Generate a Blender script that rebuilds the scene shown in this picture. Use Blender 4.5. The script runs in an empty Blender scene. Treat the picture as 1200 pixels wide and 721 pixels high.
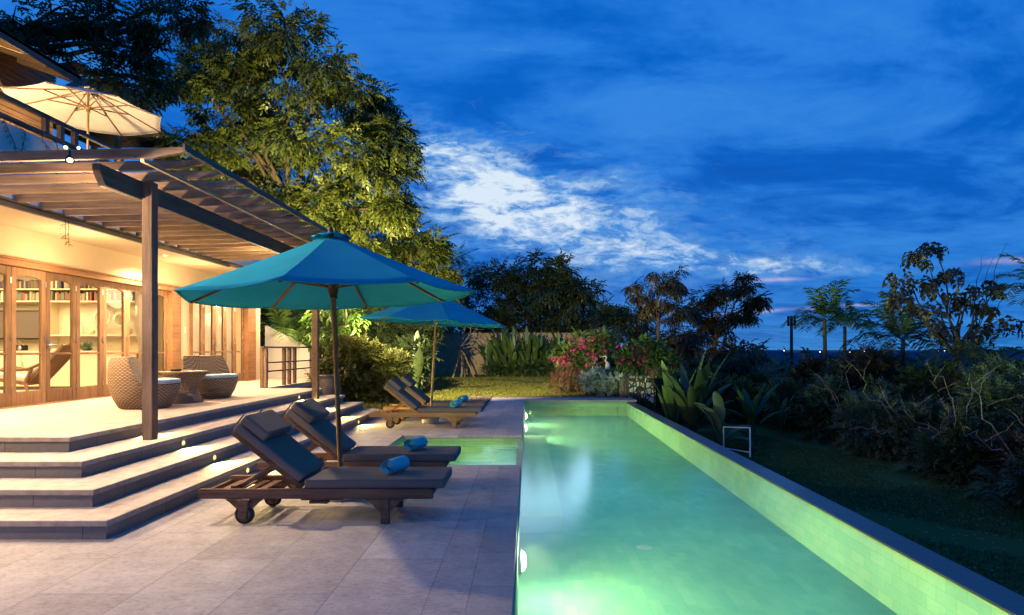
import bpy, bmesh, math, random
import numpy as np
from mathutils import Vector, Matrix, Euler, Quaternion

random.seed(7)
RNG = np.random.default_rng(11)
scene = bpy.context.scene
COL = scene.collection
PI = math.pi
R = math.radians

# ------------------------------------------------------------------ camera
FPX, VPX, VPY, CAMH = 690.0, 618.0, 408.8, 1.5     # focal length / vanishing point in a 1200 px wide frame
cam_d = bpy.data.cameras.new('camera')
cam = bpy.data.objects.new('camera', cam_d)
COL.objects.link(cam)
cam.location = (0, 0, CAMH)
cam.rotation_euler = (R(90), 0, 0)
cam_d.sensor_width = 36
cam_d.lens = FPX / 1200 * 36
cam_d.shift_x = -(VPX - 600) / 1200
cam_d.shift_y = (VPY - 360.5) / 1200
cam_d.clip_start = 0.05
cam_d.clip_end = 6000
scene.camera = cam

def at(px, py, Y):
    "a point of the place, read off a photo position at distance Y"
    return Vector(((px - VPX) / FPX * Y, Y, CAMH - (py - VPY) / FPX * Y))

# ------------------------------------------------------------------ tagging
def tag(o, label=None, cat=None, group=None, kind=None):
    if label: o['label'] = label
    if cat: o['category'] = cat
    if group: o['group'] = group
    if kind: o['kind'] = kind
    return o

def thing(name, label, cat, loc=(0, 0, 0), rz=0.0, group=None):
    o = bpy.data.objects.new(name, None)
    COL.objects.link(o)
    o.location = loc
    o.rotation_euler = (0, 0, rz)
    o.empty_display_size = 0.1
    return tag(o, label, cat, group)

def kids(o):
    return [c for c in bpy.data.objects if c.parent == o]

def copy_tree(o, parent=None, _map=None):
    if _map is None:
        _map = {}
        for c in bpy.data.objects:
            if c.parent: _map.setdefault(c.parent, []).append(c)
    c = o.copy(); COL.objects.link(c)
    c.parent = parent
    for ch in _map.get(o, []):
        copy_tree(ch, c, _map)
    return c

# ------------------------------------------------------------------ mesh builder
class MB:
    def __init__(s):
        s.v = []; s.f = []; s.sm = []
    def add(s, vs, fs, smooth=False):
        b = len(s.v)
        s.v += [tuple(p) for p in vs]
        s.f += [tuple(i + b for i in f) for f in fs]
        s.sm += [smooth] * len(fs)
        return s
    def box(s, x0, x1, y0, y1, z0, z1, M=None):
        vs = [Vector((x, y, z)) for z in (z0, z1) for y in (y0, y1) for x in (x0, x1)]
        if M is not None: vs = [M @ p for p in vs]
        return s.add(vs, [(0, 2, 3, 1), (4, 5, 7, 6), (0, 1, 5, 4), (2, 6, 7, 3), (0, 4, 6, 2), (1, 3, 7, 5)])
    def bar(s, p0, p1, w, h, up=(0, 0, 1)):
        p0 = Vector(p0); p1 = Vector(p1); d = p1 - p0; L = d.length; d.normalize()
        u = Vector(up); x = d.cross(u)
        if x.length < 1e-5: x = d.cross(Vector((1, 0, 0)))
        x.normalize(); z = x.cross(d)
        M = Matrix((x, d, z)).transposed().to_4x4(); M.translation = p0
        return s.box(-w / 2, w / 2, 0, L, -h / 2, h / 2, M)
    def tube(s, pts, rad, n=8, caps=True, smooth=True):
        pts = [Vector(p) for p in pts]
        if not hasattr(rad, '__len__'): rad = [rad] * len(pts)
        rings = []; vs = []
        ref = None
        for i, p in enumerate(pts):
            d = (pts[min(i + 1, len(pts) - 1)] - pts[max(i - 1, 0)])
            if d.length < 1e-9: d = Vector((0, 0, 1))
            d.normalize()
            if ref is None:
                ref = d.orthogonal().normalized()
            ref = (ref - d * ref.dot(d))
            if ref.length < 1e-6: ref = d.orthogonal()
            ref.normalize(); bi = d.cross(ref)
            for k in range(n):
                a = 2 * PI * k / n
                vs.append(p + (ref * math.cos(a) + bi * math.sin(a)) * rad[i])
        fs = []
        for i in range(len(pts) - 1):
            for k in range(n):
                k2 = (k + 1) % n
                fs.append((i * n + k, i * n + k2, (i + 1) * n + k2, (i + 1) * n + k))
        s.add(vs, fs, smooth)
        if caps:
            s.add(vs[:n][::-1], [tuple(range(n))]); s.add(vs[-n:], [tuple(range(n))])
        return s
    def lathe(s, prof, n=32, c=(0, 0, 0), axis='z', smooth=True, M=None):
        vs = []; fs = []
        for (r, z) in prof:
            for k in range(n):
                a = 2 * PI * k / n
                if axis == 'z': p = Vector((r * math.cos(a), r * math.sin(a), z))
                elif axis == 'y': p = Vector((r * math.cos(a), z, r * math.sin(a)))
                else: p = Vector((z, r * math.cos(a), r * math.sin(a)))
                if M is not None: p = M @ p
                vs.append(p + Vector(c))
        for i in range(len(prof) - 1):
            for k in range(n):
                k2 = (k + 1) % n
                fs.append((i * n + k, i * n + k2, (i + 1) * n + k2, (i + 1) * n + k))
        s.add(vs, fs, smooth)
        return s
    def prism(s, poly, a, b, axis='y'):
        n = len(poly); vs = []
        for t in (a, b):
            for (u, w) in poly:
                vs.append({'y': (u, t, w), 'x': (t, u, w), 'z': (u, w, t)}[axis])
        fs = [tuple(range(n))[::-1], tuple(range(n, 2 * n))]
        for k in range(n):
            k2 = (k + 1) % n
            fs.append((k, k2, n + k2, n + k))
        return s.add(vs, fs)
    def build(s, name, mat, parent=None, bevel=0.0, seg=2, fix=True):
        me = bpy.data.meshes.new(name)
        me.from_pydata(s.v, [], s.f)
        me.polygons.foreach_set('use_smooth', s.sm)
        if fix and len(s.v) < 20000:
            bm = bmesh.new(); bm.from_mesh(me)
            bmesh.ops.recalc_face_normals(bm, faces=bm.faces)
            bm.to_mesh(me); bm.free()
        o = bpy.data.objects.new(name, me)
        COL.objects.link(o)
        if mat: me.materials.append(mat)
        if parent: o.parent = parent
        if bevel:
            m = o.modifiers.new('bevel', 'BEVEL'); m.width = bevel; m.segments = seg
            m.limit_method = 'ANGLE'; m.angle_limit = R(50); m.harden_normals = False
        return o

def np_mesh(name, V, F4, mat, parent=None, tint=None, smooth=False, F3=None):
    "fast mesh from numpy quads; tint is one value per vertex"
    me = bpy.data.meshes.new(name)
    V = np.asarray(V, dtype=np.float32); F4 = np.asarray(F4, dtype=np.int32)
    me.vertices.add(len(V)); me.vertices.foreach_set('co', V.ravel())
    me.loops.add(F4.size); me.loops.foreach_set('vertex_index', F4.ravel())
    me.polygons.add(len(F4))
    me.polygons.foreach_set('loop_start', np.arange(0, F4.size, F4.shape[1], dtype=np.int32))
    me.polygons.foreach_set('loop_total', np.full(len(F4), F4.shape[1], dtype=np.int32))
    if smooth: me.polygons.foreach_set('use_smooth', np.ones(len(F4), dtype=bool))
    me.update(calc_edges=True)
    if tint is not None:
        a = me.attributes.new('tint', 'FLOAT', 'POINT')
        a.data.foreach_set('value', np.asarray(tint, dtype=np.float32))
    o = bpy.data.objects.new(name, me); COL.objects.link(o)
    if mat: me.materials.append(mat)
    if parent: o.parent = parent
    return o

# ------------------------------------------------------------------ materials
class NT:
    "tiny node-tree helper"
    def __init__(s, tree):
        s.t = tree; s.n = tree.nodes; s.l = tree.links
    def node(s, typ, **kw):
        nd = s.n.new(typ)
        ins = kw.pop('i', {})
        for k, v in kw.items(): setattr(nd, k, v)
        for k, v in ins.items():
            if isinstance(v, bpy.types.NodeSocket): s.l.new(v, nd.inputs[k])
            else: nd.inputs[k].default_value = v
        return nd
    def link(s, a, b): s.l.new(a, b)
    def math(s, op, a, b=None, c=None, clamp=False):
        nd = s.n.new('ShaderNodeMath'); nd.operation = op; nd.use_clamp = clamp
        for k, v in enumerate((a, b, c)):
            if v is None: continue
            if isinstance(v, bpy.types.NodeSocket): s.l.new(v, nd.inputs[k])
            else: nd.inputs[k].default_value = v
        return nd.outputs[0]
    def ramp(s, fac, stops, interp='LINEAR'):
        nd = s.n.new('ShaderNodeValToRGB'); nd.color_ramp.interpolation = interp
        cr = nd.color_ramp
        while len(cr.elements) < len(stops): cr.elements.new(0.5)
        for e, (p, c) in zip(cr.elements, stops):
            e.position = p; e.color = (*c, 1) if len(c) == 3 else c
        s.l.new(fac, nd.inputs[0]); return nd.outputs[0]
    def mix(s, fac, a, b, blend='MIX'):
        nd = s.n.new('ShaderNodeMix'); nd.data_type = 'RGBA'; nd.blend_type = blend
        for k, v in ((0, fac), (6, a), (7, b)):
            if isinstance(v, bpy.types.NodeSocket): s.l.new(v, nd.inputs[k])
            else: nd.inputs[k].default_value = v if k == 0 else ((*v, 1) if len(v) == 3 else v)
        return nd.outputs[2]
    def noise(s, vec, scale, detail=4, rough=0.55, dist=0.0):
        nd = s.n.new('ShaderNodeTexNoise')
        nd.inputs['Scale'].default_value = scale; nd.inputs['Detail'].default_value = detail
        nd.inputs['Roughness'].default_value = rough; nd.inputs['Distortion'].default_value = dist
        if vec is not None: s.l.new(vec, nd.inputs['Vector'])
        return nd.outputs[0]
    def coords(s, kind='Object', scale=(1, 1, 1), rot=(0, 0, 0), loc=(0, 0, 0)):
        tc = s.n.new('ShaderNodeTexCoord'); mp = s.n.new('ShaderNodeMapping')
        s.l.new(tc.outputs[kind], mp.inputs[0])
        mp.inputs['Scale'].default_value = scale; mp.inputs['Rotation'].default_value = rot
        mp.inputs['Location'].default_value = loc
        return mp.outputs[0]

MATS = {}
def newmat(name):
    m = bpy.data.materials.new(name); m.use_nodes = True
    m.node_tree.nodes.clear()
    nt = NT(m.node_tree)
    out = nt.node('ShaderNodeOutputMaterial')
    MATS[name] = m
    return m, nt, out

def pbr(name, col, rough=0.6, metal=0.0, spec=0.5, bump=None, var=0.0, vscale=6, vstretch=(1, 1, 1), col2=None, bscale=None, bstr=0.3, sheen=0):
    m, nt, out = newmat(name)
    b = nt.node('ShaderNodeBsdfPrincipled')
    b.inputs['Roughness'].default_value = rough; b.inputs['Metallic'].default_value = metal
    b.inputs['Specular IOR Level'].default_value = spec
    vec = nt.coords('Object', vstretch)
    n = nt.noise(vec, vscale, 6, 0.6)
    c2 = col2 or tuple(max(0, c * (1 - var)) for c in col)
    cc = nt.ramp(n, [(0.32, c2), (0.68, col)])
    nt.link(cc, b.inputs['Base Color'])
    if bstr:
        n2 = nt.noise(vec, bscale or vscale * 6, 5, 0.6)
        bp = nt.node('ShaderNodeBump', i={'Strength': bstr, 'Distance': 0.01, 'Height': n2})
        nt.link(bp.outputs[0], b.inputs['Normal'])
    nt.link(b.outputs[0], out.inputs[0])
    return m

def wood(name, c1, c2, axis=0, rough=0.7, scale=1.0):
    "grain runs along the given local axis"
    m, nt, out = newmat(name)
    st = [26 * scale] * 3; st[axis] = 1.6 * scale
    vec = nt.coords('Object', st)
    n = nt.noise(vec, 1.0, 6, 0.65, 0.6)
    vec2 = nt.coords('Object', (2.2, 2.2, 2.2))
    n2 = nt.noise(vec2, 1.0, 3)
    cc = nt.ramp(n, [(0.30, c2), (0.66, c1)])
    info = nt.node('ShaderNodeObjectInfo')
    dark = nt.math('MULTIPLY_ADD', info.outputs['Random'], 0.35, 0.72)
    dk2 = nt.math('MULTIPLY_ADD', n2, 0.9, 0.55)
    k = nt.math('MULTIPLY', dark, dk2)
    hs = nt.node('ShaderNodeHueSaturation', i={'Color': cc, 'Value': k})
    b = nt.node('ShaderNodeBsdfPrincipled', i={'Roughness': rough})
    b.inputs['Specular IOR Level'].default_value = 0.25
    nt.link(hs.outputs[0], b.inputs['Base Color'])
    bp = nt.node('ShaderNodeBump', i={'Strength': 0.35, 'Distance': 0.004, 'Height': n})
    nt.link(bp.outputs[0], b.inputs['Normal'])
    nt.link(b.outputs[0], out.inputs[0])
    return m

def emit(name, col, strength):
    m, nt, out = newmat(name)
    e = nt.node('ShaderNodeEmission', i={'Color': (*col, 1), 'Strength': strength})
    nt.link(e.outputs[0], out.inputs[0])
    return m

def leafmat(name, dark, light, trans=0.35, gloss=0.04, nscale=1.2):
    m, nt, out = newmat(name)
    at_ = nt.node('ShaderNodeAttribute', attribute_name='tint')
    vec = nt.coords('Object')
    n = nt.noise(vec, nscale, 3)
    f = nt.math('ADD', nt.math('MULTIPLY', at_.outputs['Fac'], 0.65), nt.math('MULTIPLY', n, 0.45))
    c = nt.ramp(f, [(0.2, dark), (0.85, light)])
    d = nt.node('ShaderNodeBsdfDiffuse', i={'Color': c})
    t = nt.node('ShaderNodeBsdfTranslucent', i={'Color': c})
    mx = nt.node('ShaderNodeMixShader', i={0: trans}); nt.link(d.outputs[0], mx.inputs[1]); nt.link(t.outputs[0], mx.inputs[2])
    g = nt.node('ShaderNodeBsdfGlossy', i={'Roughness': 0.45, 'Color': (0.8, 0.9, 1, 1)})
    mx2 = nt.node('ShaderNodeMixShader', i={0: gloss}); nt.link(mx.outputs[0], mx2.inputs[1]); nt.link(g.outputs[0], mx2.inputs[2])
    nt.link(mx2.outputs[0], out.inputs[0])
    return m

def paving(name, c1, c2, joint, bw, rh, mortar=0.006, pit=0.5, off=0.5, rough=0.75, axes='xy', rot=0, speck=1.0):
    m, nt, out = newmat(name)
    tc = nt.node('ShaderNodeTexCoord')
    if axes == 'xy': vec = nt.coords('Object', rot=(0, 0, rot))
    elif axes == 'yz': vec = nt.coords('Object', rot=(R(0), R(90), R(90)))
    else: vec = nt.coords('Object', rot=(R(90), 0, 0))
    if axes != 'xy':
        sp = nt.node('ShaderNodeSeparateXYZ'); nt.link(tc.outputs['Object'], sp.inputs[0])
        cb = nt.node('ShaderNodeCombineXYZ')
        nt.link(sp.outputs['Y' if axes == 'yz' else 'X'], cb.inputs[0]); nt.link(sp.outputs['Z'], cb.inputs[1])
        vec = cb.outputs[0]
    br = nt.node('ShaderNodeTexBrick', offset=off)
    nt.link(vec, br.inputs['Vector'])
    for k, v in (('Color1', (*c1, 1)), ('Color2', (*c2, 1)), ('Mortar', (*joint, 1))): br.inputs[k].default_value = v
    br.inputs['Scale'].default_value = 1; br.inputs['Mortar Size'].default_value = mortar
    br.inputs['Mortar Smooth'].default_value = 0.2
    br.inputs['Brick Width'].default_value = bw; br.inputs['Row Height'].default_value = rh
    ov = nt.coords('Object')
    n1 = nt.noise(ov, 1.3, 5, 0.6); n2 = nt.noise(ov, 30, 6, 0.75)
    stv = nt.coords('Object', (16, 55, 30))
    n3 = nt.noise(stv, 1, 5, 0.7)
    k = nt.math('ADD', nt.math('MULTIPLY', n1, 0.7), nt.math('MULTIPLY', n2, 0.5 * speck))
    k = nt.math('ADD', k, 0.42)
    pits = nt.math('LESS_THAN', n3, 0.43)
    n4 = nt.noise(ov, 5.0, 5, 0.65)
    k = nt.math('ADD', k, nt.math('MULTIPLY_ADD', n4, 0.7 * pit, -0.33 * pit))
    k = nt.math('SUBTRACT', k, nt.math('MULTIPLY', pits, 0.22 * pit))
    hs = nt.node('ShaderNodeHueSaturation', i={'Color': br.outputs['Color'], 'Value': k})
    b = nt.node('ShaderNodeBsdfPrincipled', i={'Roughness': rough})
    b.inputs['Specular IOR Level'].default_value = 0.35
    nt.link(hs.outputs[0], b.inputs['Base Color'])
    h = nt.math('ADD', nt.math('MULTIPLY', n2, 0.4), nt.math('MULTIPLY', n3, 0.6))
    h = nt.math('SUBTRACT', h, nt.math('MULTIPLY', br.outputs['Fac'], 1.2))
    bp = nt.node('ShaderNodeBump', i={'Strength': min(1.0, 0.5 * pit + 0.1), 'Distance': 0.010, 'Height': h})
    nt.link(bp.outputs[0], b.inputs['Normal'])
    nt.link(b.outputs[0], out.inputs[0])
    return m

M = {}
M['deck'] = paving('deck_stone', (0.335, 0.32, 0.325), (0.27, 0.255, 0.26), (0.20, 0.205, 0.23), 1.2, 0.6, 0.005, 1.4, rot=R(90), speck=1.6)
M['terrace'] = paving('terrace_stone', (0.50, 0.42, 0.34), (0.44, 0.37, 0.30), (0.26, 0.22, 0.18), 0.8, 0.4, 0.004, 0.5, rot=R(90))
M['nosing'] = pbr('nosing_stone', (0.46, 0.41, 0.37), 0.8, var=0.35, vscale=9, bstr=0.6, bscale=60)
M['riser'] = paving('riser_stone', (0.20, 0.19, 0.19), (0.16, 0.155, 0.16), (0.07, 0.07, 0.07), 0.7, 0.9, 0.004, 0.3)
M['pooltile'] = paving('pool_floor_tile', (0.23, 0.53, 0.39), (0.32, 0.59, 0.40), (0.22, 0.50, 0.37), 0.2, 0.1, 0.002, 0.1, rot=R(90), speck=0.3)
M['wallx'] = paving('pool_side_tile', (0.30, 0.52, 0.34), (0.40, 0.58, 0.36), (0.26, 0.46, 0.31), 0.2, 0.1, 0.003, 0.1, axes='yz', speck=0.3)
M['wally'] = paving('pool_end_tile', (0.30, 0.50, 0.28), (0.40, 0.58, 0.32), (0.2, 0.34, 0.2), 0.2, 0.1, 0.003, 0.1, axes='xz', speck=0.3)
M['edge'] = paving('wet_edge_stone', (0.105, 0.12, 0.125), (0.075, 0.09, 0.10), (0.04, 0.04, 0.045), 0.6, 0.4, 0.004, 0.2, rot=R(90), rough=0.28)
M['plaster'] = pbr('cream_plaster', (0.62, 0.50, 0.33), 0.9, var=0.06, vscale=2, bstr=0.05)
M['white'] = pbr('white_plaster', (0.72, 0.70, 0.64), 0.9, var=0.12, vscale=2, bstr=0.08)
M['doorwood'] = wood('teak_door_wood', (0.32, 0.19, 0.10), (0.19, 0.105, 0.055), 2)
M['trimwood'] = wood('teak_trim_wood', (0.34, 0.18, 0.085), (0.21, 0.10, 0.045), 1)
M['postwood'] = wood('weathered_post_wood', (0.20, 0.145, 0.12), (0.085, 0.06, 0.05), 2)
M['raftwood'] = wood('rafter_wood', (0.34, 0.245, 0.165), (0.15, 0.105, 0.075), 0)
M['beamwood'] = wood('beam_wood', (0.15, 0.14, 0.13), (0.07, 0.065, 0.06), 1)
M['boardwood'] = wood('roof_board_wood', (0.50, 0.38, 0.24), (0.34, 0.24, 0.14), 1)
M['lounge'] = wood('aged_lounger_teak', (0.22, 0.125, 0.08), (0.09, 0.05, 0.035), 0)
M['lounge2'] = wood('honey_lounger_teak', (0.42, 0.26, 0.11), (0.25, 0.145, 0.06), 0)
M['railwood'] = wood('railing_wood', (0.26, 0.17, 0.11), (0.13, 0.085, 0.06), 1)
M['polewood'] = wood('umbrella_pole_wood', (0.26, 0.14, 0.06), (0.14, 0.07, 0.03), 2)
M['polewood2'] = wood('pale_pole_wood', (0.45, 0.30, 0.12), (0.30, 0.19, 0.08), 2)
M['slatwood'] = wood('upper_wall_wood', (0.30, 0.18, 0.10), (0.16, 0.09, 0.05), 1)
M['fence'] = wood('bamboo_fence', (0.46, 0.36, 0.24), (0.24, 0.18, 0.12), 2)
M['black'] = pbr('black_metal', (0.02, 0.02, 0.022), 0.4, 0.6, bstr=0)
M['rubber'] = pbr('black_rubber', (0.02, 0.02, 0.02), 0.8, bstr=0)
M['steel'] = pbr('brushed_steel', (0.55, 0.55, 0.55), 0.35, 1.0, bstr=0)
M['hub'] = pbr('wheel_hub_wood', (0.25, 0.16, 0.10), 0.7, bstr=0.1)
M['cushion'] = pbr('grey_cushion_fabric', (0.17, 0.15, 0.145), 0.95, var=0.12, vscale=5, bstr=0.35, bscale=380, spec=0.1)
M['towel'] = pbr('turquoise_towel', (0.14, 0.55, 0.68), 1.0, var=0.15, vscale=14, bstr=0.9, bscale=160, spec=0.05)
M['seatpad'] = pbr('pale_seat_pad', (0.50, 0.60, 0.62), 0.95, var=0.05, bstr=0.1, spec=0.1)
M['pot'] = pbr('dark_glazed_pot', (0.07, 0.065, 0.075), 0.45, var=0.4, vscale=7, bstr=0.3)
M['concrete'] = pbr('umbrella_base_stone', (0.52, 0.52, 0.50), 0.8, var=0.1, bstr=0.2)
M['thatch'] = pbr('thatch', (0.16, 0.13, 0.13), 1.0, var=0.5, vscale=3, vstretch=(6, 6, 1), bstr=1.0, bscale=20)
M['cream'] = pbr('cream_cabinet', (0.74, 0.66, 0.48), 0.6, var=0.03, bstr=0)
M['dark'] = pbr('dark_screen', (0.13, 0.11, 0.10), 0.25, bstr=0)

def canvas(name, top, trans):
    m, nt, out = newmat(name)
    vec = nt.coords('Object')
    n = nt.noise(vec, 3.0, 3); w = nt.noise(vec, 220, 2)
    c = nt.ramp(n, [(0.3, tuple(x * 0.86 for x in top)), (0.7, top)])
    d = nt.node('ShaderNodeBsdfDiffuse', i={'Color': c})
    bp = nt.node('ShaderNodeBump', i={'Strength': 0.15, 'Distance': 0.002, 'Height': w}); nt.link(bp.outputs[0], d.inputs['Normal'])
    t = nt.node('ShaderNodeBsdfTranslucent', i={'Color': c})
    mx = nt.node('ShaderNodeMixShader', i={0: trans}); nt.link(d.outputs[0], mx.inputs[1]); nt.link(t.outputs[0], mx.inputs[2])
    nt.link(mx.outputs[0], out.inputs[0]); return m
M['canvas'] = canvas('teal_canvas', (0.045, 0.47, 0.62), 0.34)
M['canvas_w'] = canvas('ivory_canvas', (0.74, 0.68, 0.58), 0.25)

def wicker(name, c1, c2, around=40, pitch=0.024):
    m, nt, out = newmat(name)
    tc = nt.node('ShaderNodeTexCoord'); sp = nt.node('ShaderNodeSeparateXYZ'); nt.link(tc.outputs['Object'], sp.inputs[0])
    ang = nt.math('ARCTAN2', sp.outputs['Y'], sp.outputs['X'])
    u = nt.math('MULTIPLY', ang, around); v = nt.math('MULTIPLY', sp.outputs['Z'], PI / pitch)
    s1 = nt.math('SINE', u); s2 = nt.math('SINE', v)
    pr = nt.math('MULTIPLY', s1, s2)
    av = nt.math('ABSOLUTE', s2)
    h = nt.math('ADD', nt.math('MULTIPLY', pr, 0.5), nt.math('MULTIPLY', av, 0.6))
    vec = nt.coords('Object', (3, 3, 30)); n = nt.noise(vec, 1.5, 4)
    f = nt.math('ADD', nt.math('MULTIPLY', h, 0.75), nt.math('MULTIPLY', n, 0.45), clamp=True)
    c = nt.ramp(f, [(0.15, c2), (0.75, c1)])
    b = nt.node('ShaderNodeBsdfPrincipled', i={'Roughness': 0.6, 'Base Color': c})
    bp = nt.node('ShaderNodeBump', i={'Strength': 0.9, 'Distance': 0.008, 'Height': h}); nt.link(bp.outputs[0], b.inputs['Normal'])
    nt.link(b.outputs[0], out.inputs[0]); return m
M['wicker'] = wicker('grey_brown_wicker', (0.38, 0.26, 0.155), (0.05, 0.03, 0.02))

def glassmat(name, tint=(1, 1, 1), rough=0.0, ior=1.45, bump=None, refl=(1, 1, 1)):
    m, nt, out = newmat(name)
    fr = nt.node('ShaderNodeFresnel', i={'IOR': ior})
    t = nt.node('ShaderNodeBsdfTransparent', i={'Color': (*tint, 1)})
    g = nt.node('ShaderNodeBsdfGlossy', i={'Roughness': rough, 'Color': (*refl, 1)})
    if bump:
        vec = nt.coords('Object', (1, 0.45, 1))
        n = nt.noise(vec, bump[0], 3, 0.5)
        bp = nt.node('ShaderNodeBump', i={'Strength': bump[1], 'Distance': 0.02, 'Height': n})
        nt.link(bp.outputs[0], g.inputs['Normal'])
    mx = nt.node('ShaderNodeMixShader'); nt.link(fr.outputs[0], mx.inputs[0])
    nt.link(t.outputs[0], mx.inputs[1]); nt.link(g.outputs[0], mx.inputs[2])
    nt.link(mx.outputs[0], out.inputs[0]); return m
M['glass'] = glassmat('window_glass', ior=1.25)
M['water'] = glassmat('pool_water_surface', (0.80, 0.97, 0.90), 0.13, 1.33, (2.2, 0.05), (0.60, 0.84, 1.0))

M['bark'] = pbr('tree_bark', (0.085, 0.062, 0.042), 0.9, var=0.5, vscale=8, vstretch=(3, 3, 0.6), bstr=0.8, bscale=24)
M['palebark'] = pbr('pale_bark', (0.30, 0.26, 0.21), 0.85, var=0.4, vscale=8, bstr=0.6, bscale=24)
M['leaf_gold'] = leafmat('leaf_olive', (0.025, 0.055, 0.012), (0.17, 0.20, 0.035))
M['leaf_dark'] = leafmat('leaf_dark_green', (0.03, 0.055, 0.022), (0.09, 0.13, 0.045))
M['leaf_mid'] = leafmat('leaf_mid_green', (0.03, 0.07, 0.02), (0.12, 0.20, 0.05))
M['leaf_grey'] = leafmat('leaf_grey_green', (0.035, 0.065, 0.035), (0.13, 0.19, 0.09))
M['leaf_brown'] = leafmat('leaf_bronze', (0.035, 0.032, 0.016), (0.11, 0.085, 0.035))
M['leaf_dusk'] = leafmat('leaf_dusk_brown', (0.018, 0.018, 0.010), (0.07, 0.055, 0.025))
M['leaf_red'] = leafmat('leaf_russet', (0.10, 0.04, 0.03), (0.24, 0.13, 0.07))
M['leaf_silver'] = leafmat('leaf_silver', (0.30, 0.36, 0.28), (0.72, 0.78, 0.62))
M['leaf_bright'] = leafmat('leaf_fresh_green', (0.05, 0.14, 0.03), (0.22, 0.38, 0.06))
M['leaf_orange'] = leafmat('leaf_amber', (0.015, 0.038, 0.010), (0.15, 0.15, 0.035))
M['petal'] = leafmat('magenta_bracts', (0.25, 0.008, 0.09), (0.62, 0.03, 0.26), trans=0.3)
M['petal_r'] = leafmat('red_bracts', (0.5, 0.03, 0.04), (0.8, 0.12, 0.10), trans=0.3)
# ------------------------------------------------------------------ render settings, world
scene.view_settings.view_transform = 'Standard'
scene.view_settings.look = 'None'
scene.view_settings.exposure = 0
scene.view_settings.gamma = 1
scene.render.engine = 'CYCLES'
cy = scene.cycles
cy.use_denoising = True
try:
    cy.denoiser = 'OPENIMAGEDENOISE'; cy.denoising_input_passes = 'RGB_ALBEDO_NORMAL'
except Exception: pass
cy.max_bounces = 7; cy.diffuse_bounces = 3; cy.glossy_bounces = 3; cy.transparent_max_bounces = 12
cy.transmission_bounces = 4
cy.sample_clamp_indirect = 4.0; cy.sample_clamp_direct = 0.0
cy.caustics_reflective = False; cy.caustics_refractive = False
cy.blur_glossy = 0.5
cy.use_light_tree = True

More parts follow.
